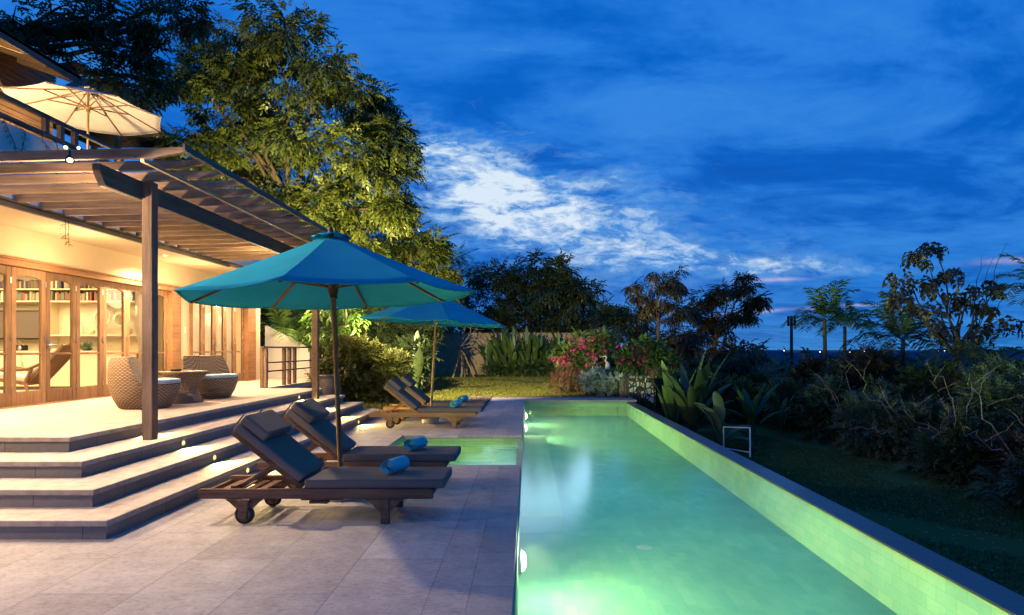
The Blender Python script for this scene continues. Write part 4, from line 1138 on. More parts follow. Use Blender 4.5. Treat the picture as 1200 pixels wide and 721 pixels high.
# ------------------------------------------------------------------ wicker tub chairs and table
def tub_chair(label, loc, rz):
    t = thing('wicker_chair', label, 'chair', loc, rz, 'wicker tub chairs on the terrace')
    def barrel(prof):
        bm = bmesh.new(); n = 56; rings = []
        for (r, z) in prof: rings.append([bm.verts.new((r * math.cos(2 * PI * k / n), r * math.sin(2 * PI * k / n), z)) for k in range(n)])
        for a, b in zip(rings[:-1], rings[1:]):
            for k in range(n): bm.faces.new((a[k], a[(k + 1) % n], b[(k + 1) % n], b[k]))
        bm.faces.new(rings[0][::-1]); bm.faces.new(rings[-1]); return bm
    P = [(0.30, 0.0), (0.335, 0.02), (0.40, 0.14), (0.445, 0.28), (0.465, 0.40), (0.468, 0.52), (0.455, 0.66), (0.43, 0.745), (0.415, 0.76)]
    def cut(bm, co, no):
        g = bm.verts[:] + bm.edges[:] + bm.faces[:]
        r_ = bmesh.ops.bisect_plane(bm, geom=g, plane_co=co, plane_no=no, clear_outer=True)
        ed = [e for e in r_['geom_cut'] if isinstance(e, bmesh.types.BMEdge)]
        bmesh.ops.edgenet_fill(bm, edges=ed)
    def fin(bm, name, mat, par=t, bev=0.012):
        bmesh.ops.recalc_face_normals(bm, faces=bm.faces)
        me = bpy.data.meshes.new(name); bm.to_mesh(me); bm.free()
        for p in me.polygons: p.use_smooth = len(p.vertices) == 4
        o = bpy.data.objects.new(name, me); COL.objects.link(o); me.materials.append(mat); o.parent = par
        if bev:
            m_ = o.modifiers.new('b', 'BEVEL'); m_.width = bev; m_.segments = 2; m_.angle_limit = R(40); m_.limit_method = 'ANGLE'
        return o
    bm = barrel(P); cut(bm, Vector((0, 0, 0.36)), Vector((0, 0, 1))); fin(bm, 'seat_base', M['wicker'])
    bm = barrel([(r_ * 1.005, z_ + (0.002 if z_ > 0.5 else 0)) for r_, z_ in P])
    cut(bm, Vector((-0.02, 0, 0.36)), Vector((1, 0, 0.38)).normalized()); fin(bm, 'backrest', M['wicker'])
    # seat pad
    bm = bmesh.new(); n = 40; vs = []
    pts = []
    for k in range(n + 1):
        a = -PI / 2 * 0.93 + PI * 0.93 * k / n; pts.append((0.455 * math.cos(a), 0.455 * math.sin(a)))
    pts = [(0.0, -0.43)] + pts[0:] + [(0.0, 0.43)]
    mb = MB(); mb.prism(pts, 0.364, 0.428, 'z'); mb.build('seat_pad', M['seatpad'], t, bevel=0.018, seg=3)
    return t
tub_chair('wicker tub chair partly hidden behind the front pergola post', (-5.72, 8.82, 0.6165), R(26))
tub_chair('farther wicker tub chair with pale pad right of the wicker table', (-5.72, 10.62, 0.6165), R(-22))
t = thing('wicker_table', 'round hourglass wicker side table between the two tub chairs', 'side table', (-5.68, 9.72, 0.6165))
b = MB(); b.lathe([(0.0, 0.0), (0.29, 0.0), (0.295, 0.02), (0.25, 0.10), (0.22, 0.19), (0.225, 0.28), (0.27, 0.38), (0.345, 0.47), (0.355, 0.485)], 48); b.build('base', M['wicker'], t)
b = MB(); b.lathe([(0.0, 0.487), (0.35, 0.487), (0.362, 0.495), (0.36, 0.51), (0.34, 0.517), (0.0, 0.517)], 48); b.build('tabletop', M['wicker'], t)
b = MB(); b.lathe([(0.0, 0.0), (0.075, 0.0), (0.085, 0.035), (0.075, 0.035), (0.06, 0.012), (0.0, 0.010)], 24, c=(-5.74, 9.62, 1.134)); tag(b.build('ashtray', M['black']), 'small dark round ashtray on the wicker table', 'ashtray')

# ------------------------------------------------------------------ pots
def pot(loc, r, h, label, mat=None):
    b = MB(); b.lathe([(0.0, 0.0), (r * 0.55, 0.0), (r * 0.75, h * 0.12), (r * 0.97, h * 0.45), (r, h * 0.62), (r * 0.9, h * 0.88), (r * 0.84, h * 0.94), (r * 0.95, h * 0.97), (r * 0.95, h), (r * 0.82, h), (r * 0.78, h * 0.9), (0.0, h * 0.88)], 36, c=loc)
    tag(b.build('pot', mat or M['pot']), label, 'pot')
pot((-4.74, 14.1, -0.01), 0.27, 0.88, 'large dark glazed pot standing past the far end of the steps')
pot((-5.1, 13.75, -0.01), 0.18, 0.55, 'smaller dark pot behind the far pergola post')
# ------------------------------------------------------------------ foliage tools
def rand_rots(n, up_bias=0.0):
    q = RNG.normal(size=(n, 4)); q /= np.linalg.norm(q, axis=1)[:, None]
    w, x, y, z = q.T
    Rm = np.empty((n, 3, 3))
    Rm[:, 0, 0] = 1 - 2 * (y * y + z * z); Rm[:, 0, 1] = 2 * (x * y - z * w); Rm[:, 0, 2] = 2 * (x * z + y * w)
    Rm[:, 1, 0] = 2 * (x * y + z * w); Rm[:, 1, 1] = 1 - 2 * (x * x + z * z); Rm[:, 1, 2] = 2 * (y * z - x * w)
    Rm[:, 2, 0] = 2 * (x * z - y * w); Rm[:, 2, 1] = 2 * (y * z + x * w); Rm[:, 2, 2] = 1 - 2 * (x * x + y * y)
    return Rm
def dir_rots(D, roll=None):
    "rotation matrices whose x axis follows D, z roughly up, with a random roll"
    D = D / (np.linalg.norm(D, axis=1)[:, None] + 1e-9)
    up = np.tile(np.array([0, 0, 1.0]), (len(D), 1)) + RNG.normal(size=D.shape) * 0.35
    Y = np.cross(up, D); Y /= (np.linalg.norm(Y, axis=1)[:, None] + 1e-9)
    Z = np.cross(D, Y)
    return np.stack([D, Y, Z], axis=2)
def sprig_template(pairs=4, leaf=0.34, wid=0.12, ang=55, droop=0.10, seed=1):
    rr = random.Random(seed); V = []; F = []
    def leaf_at(p, d, L, Wd):
        d = d.normalized(); s = d.cross(Vector((0, 0, 1))).normalized()
        tip = p + d * L + Vector((0, 0, -droop * L * 2)); mid = p + d * L * 0.45 + Vector((0, 0, 0.02))
        b = len(V); V.extend([p, mid + s * Wd * 0.5, tip, mid - s * Wd * 0.5]); F.append((b, b + 1, b + 2, b + 3))
    for i in range(pairs):
        t = (i + 0.6) / (pairs + 0.6); p = Vector((t, 0, -droop * t * t))
        for sg in (-1, 1):
            a = R(ang + rr.uniform(-12, 12)) * sg
            leaf_at(p, Vector((math.cos(a), math.sin(a), rr.uniform(-.35, .15))), leaf * rr.uniform(.8, 1.15), wid)
    leaf_at(Vector((0.95, 0, -droop)), Vector((1, 0, -0.2)), leaf, wid)
    return np.array([tuple(v) for v in V]), np.array(F)
SPR = {'pinnate': sprig_template(7, 0.26, 0.075, 62, 0.16, 2), 'broad': sprig_template(3, 0.48, 0.20, 50, 0.14, 3), 'fine': sprig_template(6, 0.22, 0.06, 50, 0.1, 4), 'round': sprig_template(2, 0.6, 0.42, 60, 0.2, 5)}
def scatter(name, mat, P, D, size, kind='broad', parent=None, tint=None):
    tv, tf = SPR[kind]
    n = len(P); Rm = dir_rots(np.asarray(D))
    S = size * RNG.uniform(0.7, 1.25, n)
    V = np.einsum('nij,kj->nki', Rm, tv) * S[:, None, None] + np.asarray(P)[:, None, :]
    F = (tf[None] + (np.arange(n) * len(tv))[:, None, None]).reshape(-1, 4)
    if tint is None: tint = RNG.uniform(0, 1, n)
    T = np.repeat(tint, len(tv))
    return np_mesh(name, V.reshape(-1, 3), F, mat, parent, T)

def limb(mb, p0, p1, r0, r1, sag=0.15, n=6, seg=6, jit=0.06):
    p0 = Vector(p0); p1 = Vector(p1); L = (p1 - p0).length
    mid = p0.lerp(p1, 0.5) + Vector((random.uniform(-1, 1), random.uniform(-1, 1), 0.6)) * L * sag
    pts = []; rs = []
    for i in range(seg + 1):
        t = i / seg
        p = p0 * (1 - t) ** 2 + mid * 2 * t * (1 - t) + p1 * t * t
        if 0 < i < seg: p = p + Vector((random.uniform(-1, 1), random.uniform(-1, 1), random.uniform(-1, 1))) * L * jit * 0.5
        pts.append(p); rs.append(r0 + (r1 - r0) * t)
    mb.tube(pts, rs, n, caps=False)
    return pts

def tree(name, label, cat, base, blobs, leafm, bark, r0=0.25, nsub=10, nspr=34, size=0.5, kind='broad', fork=None, group=None, flat=0.8, droop=-0.15, sub_r=0.33, trunk_pts=None, tiltdark=True, hollow=0.35, twigs=True):
    "trunk, limbs to every blob, twigs to sub-clusters, sprigs round the twig ends"
    t = thing(name, label, cat, (0, 0, 0), 0, group)
    base = Vector(base)
    cs = [Vector(b[0]) for b in blobs]
    cen = sum(cs, Vector()) / len(cs)
    fk = Vector(fork) if fork is not None else base.lerp(Vector((cen.x, cen.y, min(c.z for c in cs))), 0.75)
    mb = MB()
    if (fk - base).length > 0.05: limb(mb, base, fk, r0, r0 * 0.7, 0.03, 9, 6, 0.03)
    P = []; D = []; T = []
    for (c, rad) in blobs:
        c = Vector(c)
        limb(mb, fk, c, r0 * 0.45, r0 * 0.14, 0.12, 6)
        for k in range(nsub):
            while True:
                v = Vector((random.uniform(-1, 1), random.uniform(-1, 1), random.uniform(-1, 1)))
                if hollow < v.length < 1: break
            q = c + Vector((v.x * rad, v.y * rad, v.z * rad * flat))
            if twigs: limb(mb, c, q, r0 * 0.10, r0 * 0.03, 0.12, 4, 4)
            sr = rad * sub_r * random.uniform(0.7, 1.3)
            tb = random.uniform(0, 0.5)
            off = RNG.normal(size=(nspr, 3)) * sr * 0.55; off[:, 2] *= 0.6
            p = np.array(q)[None] + off
            out = off + np.array(v)[None] * sr * 0.8; out[:, 2] += droop * sr * 2
            P.append(p); D.append(out + RNG.normal(size=out.shape) * sr * 0.3); T.append(RNG.uniform(0, 0.5, nspr) + tb)
    mb.build('trunk', bark, t, fix=False)
    scatter('crown', leafm, np.concatenate(P), np.concatenate(D), size, kind, t, np.concatenate(T))
    return t
def B(Y, *pts):
    "blobs from (px, py, radius px[, depth shift])"
    out = []
    for p in pts:
        y = Y + (p[3] if len(p) > 3 else random.uniform(-1, 1) * p[2] / FPX * Y * 0.7)
        out.append((at(p[0], p[1], y), p[2] / FPX * Y))
    return out

def bush(name, label, cat, Y, pts, leafm, n=900, size=0.18, kind='broad', group=None, stems=True, base_z=None, droop=0.0, depth=1.0, bark=None):
    "rounded shrub: leaves through the outer shell of its blobs, a few stems inside"
    t = thing(name, label, cat, (0, 0, 0), 0, group)
    P = []; D = []; T = []
    mb = MB()
    for (px, py, rpx) in pts:
        y = Y + random.uniform(-0.3, 0.3) * depth
        c = np.array(at(px, py, y)); rad = rpx / FPX * Y
        v = RNG.normal(size=(n, 3)); v /= np.linalg.norm(v, axis=1)[:, None]
        s = RNG.uniform(0.35, 1.0, n) ** 0.5
        lump = 1 + 0.18 * np.sin(v[:, 0] * 5 + px) * np.cos(v[:, 2] * 6 + py) + 0.12 * np.sin(v[:, 1] * 9)
        p = c[None] + v * (s * lump)[:, None] * rad * np.array([1, 0.9 * depth, 0.9])
        P.append(p); d = v + RNG.normal(size=v.shape) * 0.5; d[:, 2] += 0.25 + droop; D.append(d); T.append(RNG.uniform(0, 0.7, n) + 0.3 * (s > 0.9))
        if stems:
            bz = base_z if base_z is not None else ground_z(c[0], y)
            for k in range(3):
                q = Vector(c) + Vector((random.uniform(-.6, .6), random.uniform(-.4, .4), random.uniform(-.2, .6))) * rad
                limb(mb, (c[0] + random.uniform(-.15, .15), y, bz - 0.05), q, 0.025, 0.008, 0.1, 5, 5)
    if stems: mb.build('stem', bark or M['bark'], t, fix=False)
    scatter('foliage', leafm, np.concatenate(P), np.concatenate(D), size, kind, t, np.concatenate(T))
    return t

def blade(V, F, T, base, d, L, Wd, droop, fold=0.25, seg=9, tint=0.5, tatter=0.0, stalk=0.25):
    "one big leaf (banana / strelitzia): a folded blade on a stalk"
    base = Vector(base); d = Vector(d).normalized(); h = Vector((d.x, d.y, 0)); 
    if h.length < 1e-3: h = Vector((1, 0, 0))
    side = d.cross(Vector((0, 0, 1)));
    if side.length < 1e-3: side = Vector((1, 0, 0))
    side.normalize()
    p = base.copy(); dd = d.copy(); b0 = len(V)
    rows = []
    for i in range(seg + 1):
        t = i / seg
        if t < stalk: w = 0.02
        else:
            s = (t - stalk) / (1 - stalk); w = Wd * 0.5 * (math.sin(PI * min(1, s * 0.96 + 0.03)) ** 0.55)
        n = side.cross(dd).normalized()
        if n.z < 0: n = -n
        wl = w * (1 - random.uniform(0, tatter)); wr = w * (1 - random.uniform(0, tatter))
        V.append(p + side * wl + n * wl * fold); V.append(p.copy()); V.append(p - side * wr + n * wr * fold)
        T += [tint] * 3
        dd = (dd + Vector((0, 0, -droop / seg)) * (1 + 2 * t)).normalized(); p = p + dd * (L / seg)
    for i in range(seg):
        a = b0 + i * 3
        F.append((a, a + 1, a + 4, a + 3)); F.append((a + 1, a + 2, a + 5, a + 4))
def bigleaf_plant(label, base, n, L, Wd, spread, leafm, cat='plant', name='banana_plant', group=None, droop=0.7, rnd=None, fan=None, stem_h=0.3, tatter=0.15, lean_right=False):
    t = thing(name, label, cat, (0, 0, 0), 0, group)
    V = []; F = []; T = []; rr = rnd or random
    base = Vector(base)
    for k in range(n):
        a = rr.uniform(0, 2 * PI) if fan is None else fan + rr.choice((0, PI)) + rr.uniform(-.35, .35)
        el = R(rr.uniform(90 - spread, 86))
        if lean_right and math.cos(a) < 0.2: el = max(el, R(74))
        d = Vector((math.cos(a) * math.cos(el), math.sin(a) * math.cos(el), math.sin(el)))
        b = base + Vector((rr.uniform(-.08, .08), rr.uniform(-.08, .08), rr.uniform(0, stem_h)))
        blade(V, F, T, b, d, L * rr.uniform(.65, 1.1), Wd * rr.uniform(.8, 1.15), droop * rr.uniform(.5, 1.3), tint=rr.uniform(0, 1), tatter=tatter, fold=rr.uniform(.1, .5))
    np_mesh('leaf_blades', [tuple(v) for v in V], F, leafm, t, T, smooth=True)
    mb = MB(); mb.tube([base + Vector((0, 0, -0.1)), base + Vector((0.02, 0, stem_h + 0.12))], [0.07, 0.04], 8); mb.build('stem', M['leaf_mid'], t)
    return t
def palm(label, base, h, nf, L, leafm, group=None, r=0.07, droop=1.0, lean=(0, 0), name='palm_tree'):
    t = thing(name, label, 'palm', (0, 0, 0), 0, group)
    base = Vector(base); top = base + Vector((lean[0], lean[1], h))
    mb = MB()
    if h > 0.3:
        mb.tube([base.lerp(top, k / 8) + Vector((0, 0, 0)) for k in range(9)], [r * (1.15 - 0.35 * k / 8) for k in range(9)], 9); mb.build('trunk', M['bark'], t)
    V = []; F = []; T = []
    for k in range(nf):
        a = 2 * PI * k / nf + random.uniform(-.3, .3); el = R(random.uniform(15, 80))
        d = Vector((math.cos(a) * math.cos(el), math.sin(a) * math.cos(el), math.sin(el))); p = top.copy(); seg = 22; Lf = L * random.uniform(.8, 1.1)
        tt = random.uniform(0, 1)
        for i in range(seg):
            t_ = i / seg; side = d.cross(Vector((0, 0, 1))).normalized(); n = side.cross(d)
            p2 = p + d * (Lf / seg)
            b = len(V); V += [p + side * .006, p - side * .006, p2 - side * .005, p2 + side * .005]; F.append((b, b + 1, b + 2, b + 3)); T += [tt] * 4
            if t_ > 0.12:
                ll = Lf * 0.36 * math.sin(PI * (0.12 + 0.82 * t_)) ** 0.6
                for sg in (-1, 1):
                    dl = (side * sg * 0.9 + d * 0.55 + Vector((0, 0, random.uniform(-.15, .25)))).normalized()
                    w = d * 0.022 * (Lf / 1.2)
                    q1 = p + dl * ll * 0.5 + Vector((0, 0, 0.01)); q2 = p + dl * ll + Vector((0, 0, -0.22 * ll))
                    b = len(V); V += [p - w * .5, q1 - w, q2, q1 + w]; F.append((b, b + 1, b + 2, b + 3)); T += [tt * .7 + random.uniform(0, .3)] * 4
            p = p2; d = (d + Vector((0, 0, -droop * 1.9 / seg * (0.4 + t_)))).normalized()
    np_mesh('fronds', [tuple(v) for v in V], F, leafm, t, T)
    return t

# ------------------------------------------------------------------ big trees on the left
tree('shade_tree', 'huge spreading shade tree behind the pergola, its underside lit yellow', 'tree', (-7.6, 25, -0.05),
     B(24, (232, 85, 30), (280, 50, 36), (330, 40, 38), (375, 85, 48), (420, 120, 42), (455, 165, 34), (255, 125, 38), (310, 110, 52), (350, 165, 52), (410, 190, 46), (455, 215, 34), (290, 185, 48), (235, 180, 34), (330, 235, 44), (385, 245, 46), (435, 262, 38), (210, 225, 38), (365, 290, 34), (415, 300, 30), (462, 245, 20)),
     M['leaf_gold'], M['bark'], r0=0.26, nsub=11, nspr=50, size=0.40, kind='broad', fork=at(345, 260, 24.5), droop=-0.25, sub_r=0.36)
tree('overhanging_tree', 'dark tree reaching over the upper roof with sky through its branches', 'tree', (-15.5, 17.5, -0.05),
     B(17, (15, 25, 40), (60, 15, 38), (60, 60, 26), (135, 12, 30), (170, 28, 22), (205, 14, 26), (228, 22, 14), (120, 85, 20), (150, 70, 18), (178, 62, 14), (160, 100, 20), (100, 20, 26), (190, 96, 14)),
     M['leaf_dark'], M['bark'], r0=0.30, nsub=7, nspr=14, size=0.36, kind='broad', fork=at(-60, 60, 17), droop=-0.15, sub_r=0.32)
tree('garden_tree', 'broad low tree behind the second umbrella, warm lit on its left', 'tree', (-4.9, 29, -0.05),
     B(29, (400, 320, 30), (440, 290, 34), (480, 300, 34), (500, 280, 20), (460, 330, 34), (510, 315, 22), (420, 350, 34), (470, 365, 34), (515, 350, 24)),
     M['leaf_gold'], M['bark'], r0=0.24, nsub=9, nspr=30, size=0.55, kind='broad', droop=-0.1)
tree('feathery_tree', 'thin airy tree with fine flat crowns against the bright cloud', 'tree', (-3.0, 42, -0.05),
     B(42, (530, 300, 20), (550, 315, 16), (515, 330, 14), (545, 340, 16)),
     M['leaf_dark'], M['bark'], r0=0.16, nsub=8, nspr=12, size=0.7, kind='fine', flat=0.35)
tree('background_tree', 'wide dark rounded tree beyond the fence under the bright cloud', 'tree', (0.5, 47, -0.3),
     B(47, (585, 330, 30), (620, 318, 26), (570, 360, 28), (610, 355, 32), (645, 340, 26), (680, 345, 18), (660, 365, 26), (630, 385, 30), (700, 372, 24), (580, 392, 26), (680, 395, 24), (660, 320, 14)),
     M['leaf_dark'], M['bark'], r0=0.3, nsub=10, nspr=30, size=0.75, kind='broad')
tree('background_tree', 'low dark tree filling the gap right of the bougainvillea', 'tree', (8.2, 42, -1.5),
     B(42, (715, 385, 24), (745, 375, 26), (725, 410, 26), (765, 400, 26), (750, 425, 28), (700, 415, 22), (790, 425, 30)),
     M['leaf_dark'], M['bark'], r0=0.24, nsub=9, nspr=28, size=0.65, kind='broad')
tree('slender_tree', 'slender tree with a loose domed crown above the bougainvillea', 'tree', (6.2, 27, -1.05),
     B(27, (770, 325, 20), (748, 342, 14), (795, 330, 16), (775, 345, 15), (790, 362, 12), (760, 310 + 50, 10)),
     M['leaf_brown'], M['bark'], r0=0.10, nsub=7, nspr=14, size=0.34, kind='broad', fork=at(771, 365, 27), droop=-0.5)
tree('leaning_tree', 'dark open tree whose feathery right side leans against the sky', 'tree', (8.6, 29, -1.05),
     B(29, (835, 352, 20), (855, 345, 16), (870, 335, 12), (875, 365, 14), (820, 372, 18), (850, 385, 20), (885, 352, 10), (830, 405, 22), (868, 410, 20), (805, 395, 18)),
     M['leaf_brown'], M['bark'], r0=0.14, nsub=8, nspr=18, size=0.38, kind='broad', fork=at(838, 400, 29), droop=-0.2)
tree('young_tree', 'young large-leaved tree standing in front of the slender tree', 'tree', (6.9, 23, -1.03),
     B(23, (800, 370, 16), (815, 395, 18), (790, 400, 18), (820, 425, 20), (850, 430, 18), (800, 430, 18), (875, 425, 16)),
     M['leaf_brown'], M['bark'], r0=0.08, nsub=7, nspr=16, size=0.32, kind='broad', droop=-0.4)
# open large-leaved tree on the right
tree('open_tree', 'tall open tree with sparse big drooping leaves on the right', 'tree', (7.75, 15.0, -1.02),
     B(15, (1075, 300, 10), (1095, 290, 9), (1062, 325, 12), (1090, 335, 14), (1120, 320, 12), (1140, 335, 13), (1115, 350, 16), (1150, 360, 14), (1080, 360, 13), (1172, 375, 14), (1100, 378, 13), (1135, 388, 15), (1055, 345, 8), (1165, 330, 8)),
     M['leaf_dusk'], M['bark'], r0=0.075, nsub=4, nspr=4, size=0.24, kind='round', fork=at(1122, 420, 15), droop=-0.8, sub_r=0.6, hollow=0.1)
mb = MB()
t = thing('bare_branch_sapling', 'leafless twiggy sapling rising beside the open tree', 'tree')
for (px, py) in ((1180, 285), (1165, 300), (1150, 298), (1172, 318), (1190, 330)): limb(mb, at(1135, 420, 15.6), at(px, py, 15.6), 0.02, 0.004, 0.06, 5, 7, 0.05)
limb(mb, (at(1135, 420, 15.6).x, 15.6, -1.05), at(1135, 420, 15.6), 0.04, 0.02, 0.03, 6, 5)
mb.build('branches', M['bark'], t, fix=False)

# palms on the right
palm('slim palm with a full crown, left of the three garden palms', (at(968, 400, 20).x, 20, -1.02), at(968, 375, 20).z + 1.02, 20, 1.5, M['leaf_mid'], 'palms beyond the lower lawn', lean=(0, 0.1))
palm('slim palm in the middle of the three garden palms', (at(990, 400, 22).x, 22, -1.02), at(990, 383, 22).z + 1.02, 18, 1.4, M['leaf_mid'], 'palms beyond the lower lawn')
palm('broad bushy palm left of the open tree', (at(1058, 400, 18).x, 18, -1.02), at(1058, 400, 18).z + 1.02, 24, 1.8, M['leaf_dark'], 'palms beyond the lower lawn')
palm('dark palm at the right edge of the view, highest of the palms', (at(1218, 400, 13).x, 13, -1.02), at(1218, 345, 13).z + 1.02, 15, 1.3, M['leaf_dark'], 'palms beyond the lower lawn', lean=(0.1, 0))
palm('low fan of palm fronds behind the bare shrub on the right', (at(1150, 420, 14).x, 14, -1.02), at(1150, 425, 14).z + 1.02, 14, 1.0, M['leaf_dark'], 'palms beyond the lower lawn')
palm('low palm clump among the shrubs right of the pool', (at(1010, 480, 14).x, 14, -1.02), 0.35, 14, 0.9, M['leaf_dark'], 'palms beyond the lower lawn')

# shrub belt along the lower lawn: many individual shrubs
rr = random.Random(21)
adj = ['dense', 'twiggy', 'loose', 'leafy', 'rounded', 'spiky', 'tangled', 'low', 'tall']
belt = [  # px, ground distance, top py, radius px, material, kind
    (905, 19.5, 455, 26, 'leaf_grey', 'broad'), (935, 18.0, 450, 34, 'leaf_dark', 'broad'), (960, 19.0, 425, 30, 'leaf_grey', 'broad'), (975, 16.0, 455, 36, 'leaf_dark', 'round'),
    (1000, 17.5, 420, 36, 'leaf_grey', 'broad'), (1020, 15.0, 450, 40, 'leaf_dark', 'broad'), (1040, 16.6, 412, 36, 'leaf_grey', 'broad'), (1050, 13.5, 470, 42, 'leaf_grey', 'broad'),
    (1085, 15.2, 425, 40, 'leaf_dark', 'broad'), (1095, 12.2, 480, 46, 'leaf_dark', 'round'), (1120, 13.5, 440, 44, 'leaf_grey', 'broad'), (1150, 12.4, 425, 46, 'leaf_grey', 'broad'),
    (1155, 11.0, 500, 48, 'leaf_dark', 'broad'), (1195, 11.5, 430, 52, 'leaf_grey', 'broad'), (1215, 9.9, 500, 58, 'leaf_dark', 'broad'), (1260, 10.4, 470, 70, 'leaf_grey', 'broad'), (1250, 8.8, 560, 60, 'leaf_dark', 'broad'),
    (885, 21.0, 440, 22, 'leaf_dark', 'broad'), (1300, 8.6, 480, 90, 'leaf_dark', 'broad')]
places = ['behind the towel rail', 'right of the towel rail', 'below the leftmost palm', 'in front of the wooden fence end', 'under the middle palm', 'at the lawn edge below the palms', 'between the palms and the open tree',
          'at the lawn edge left of centre of the hedge', 'below the broad bushy palm', 'at the lawn edge under the bushy palm', 'left of the open tree trunk', 'right under the open tree', 'at the lawn edge under the open tree',
          'beside the right-hand palm', 'at the lawn edge near the right border', 'at the right border below the palm', 'closest to the camera at the right border', 'against the far wooden fence', 'just past the right border']
for i, (px, Y, top, r_, mt, kd) in enumerate(belt):
    pts = []
    zb = ground_z(at(px, 400, Y).x, Y); yb = VPY + (CAMH - zb) / Y * FPX
    y = top + r_ * 0.8
    while y < yb - r_ * 0.3:
        for k in range(2): pts.append((px + rr.uniform(-.7, .7) * r_, y + rr.uniform(-.2, .2) * r_, r_ * rr.uniform(.65, .95)))
        y += r_ * 0.95
    pts.append((px, yb - r_ * 0.45, r_ * 0.8))
    bush('shrub', '%s %s shrub %s' % (adj[i % 9], 'brownish' if i % 4 == 2 else 'grey-green' if mt == 'leaf_grey' else 'dark green', places[i]), 'shrub', Y, pts, M['leaf_dusk' if i % 4 == 2 else mt], n=700, size=0.18 if kd == 'broad' else 0.13, kind=kd, group='shrubs bordering the lower lawn', bark=M['palebark'])
# pale bare branches in the front of the belt
def bare(name, label, base, tips, r=0.03, mat='palebark'):
    t = thing(name, label, 'shrub'); mb = MB()
    fk = Vector(base) + Vector((0.1, 0, 0.6))
    limb(mb, base, fk, r, r * .8, 0.05, 7, 4)
    for tp in tips:
        tp = Vector(tp); limb(mb, fk, tp, r * .6, r * .16, 0.14, 5, 8, 0.10)
        for k in range(4):
            a = fk.lerp(tp, random.uniform(.45, .95)); limb(mb, a, a + Vector((random.uniform(-.4, .4), random.uniform(-.3, .3), random.uniform(-.05, .45))), r * .22, r * .07, 0.15, 4, 4, 0.1)
    mb.build('branches', M[mat], t, fix=False); return t
for i, (px, Y, lb) in enumerate(((1190, 9.6, 'gnarled leafless shrub with pale branches near the right border'), (1120, 11.2, 'pale leafless branches spreading left in front of the hedge'), (1060, 12.8, 'thin pale bare twigs in the middle of the hedge'), (985, 15.0, 'bare forked trunk below the palms'))):
    b0 = (at(px, 400, Y).x, Y, -1.03)
    tips = [at(px + rr.uniform(-75, 55), rr.uniform(420, 520), Y - 0.2 + rr.uniform(-.5, .3)) for k in range(5)]
    bare('bare_shrub', lb, b0, tips, 0.024)
# low ferns at the lawn edge
for i, (px, py, Y) in enumerate(((1010, 520, 13.9), (1090, 545, 11.8), (965, 505, 15.6), (1180, 590, 9.6))):
    palm(['low dark fern at the lawn edge below the palms', 'low dark fern under the pale bare branches', 'small fern beside the towel rail end of the hedge', 'low dark fern nearest the right border'][i], (at(px, py, Y).x, Y, -0.98), 0.1, 16, 0.75, M['leaf_dark'], 'ferns at the lawn edge', name='fern')
# leaf litter on the lower lawn
nL = 900
P = np.stack([RNG.uniform(4.4, 9.0, nL), RNG.uniform(4.5, 14.5, nL), np.full(nL, -0.975)], 1)
keep = P[:, 0] < 8.2 - (P[:, 1] - 5) * 0.12; P = P[keep]
lf = np.array([(-.03, 0, 0), (0, .014, .006), (.03, 0, 0), (0, -.014, .006)])
a = RNG.uniform(0, 6.28, len(P)); c_, s_ = np.cos(a), np.sin(a)
V = np.empty((len(P), 4, 3)); V[:, :, 0] = c_[:, None] * lf[:, 0] - s_[:, None] * lf[:, 1]; V[:, :, 1] = s_[:, None] * lf[:, 0] + c_[:, None] * lf[:, 1]; V[:, :, 2] = lf[:, 2]
V += P[:, None, :]
M['litter'] = pbr('fallen_leaf', (0.36, 0.30, 0.22), 0.9, var=0.5, vscale=3, bstr=0)
tag(np_mesh('fallen_leaves', V.reshape(-1, 3), np.arange(len(P) * 4).reshape(-1, 4), M['litter']), kind='stuff')

# ------------------------------------------------------------------ mid garden
# golden bush by the steps
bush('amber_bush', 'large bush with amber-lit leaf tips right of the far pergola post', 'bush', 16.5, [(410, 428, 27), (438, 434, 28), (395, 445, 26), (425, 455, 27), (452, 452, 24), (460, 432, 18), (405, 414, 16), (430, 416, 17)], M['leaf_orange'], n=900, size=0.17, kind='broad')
bush('bush', 'dark green bush low behind the amber bush beside the lawn', 'bush', 19.5, [(470, 440, 22), (482, 420, 22)], M['leaf_dark'], n=500, size=0.28)
bush('bush', 'dark bush filling the space under the warm-lit garden tree', 'bush', 24, [(440, 385, 26), (475, 385, 26), (415, 370, 24), (498, 378, 16), (450, 405, 24), (490, 395, 16)], M['leaf_dark'], n=450, size=0.34)
bush('bush', 'lit yellow-green bush behind the terrace railing', 'bush', 20, [(320, 380, 24), (350, 375, 26), (385, 375, 26), (340, 405, 24), (375, 405, 24)], M['leaf_mid'], n=420, size=0.30)
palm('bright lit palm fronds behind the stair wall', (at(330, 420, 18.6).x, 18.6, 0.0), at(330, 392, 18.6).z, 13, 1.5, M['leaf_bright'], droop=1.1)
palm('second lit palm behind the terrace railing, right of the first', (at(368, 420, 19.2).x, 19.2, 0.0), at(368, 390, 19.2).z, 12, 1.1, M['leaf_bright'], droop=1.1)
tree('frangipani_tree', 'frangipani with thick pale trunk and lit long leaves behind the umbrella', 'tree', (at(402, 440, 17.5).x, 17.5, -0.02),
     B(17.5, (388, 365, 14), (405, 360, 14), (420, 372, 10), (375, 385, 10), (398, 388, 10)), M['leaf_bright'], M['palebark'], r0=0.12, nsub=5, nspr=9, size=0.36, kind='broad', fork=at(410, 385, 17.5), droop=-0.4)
bigleaf_plant('upright bird of paradise leaves behind the amber bush', (at(488, 440, 19).x, 19, 0.0), 6, 1.7, 0.34, 30, M['leaf_dark'], name='paradise_plant', droop=0.3)
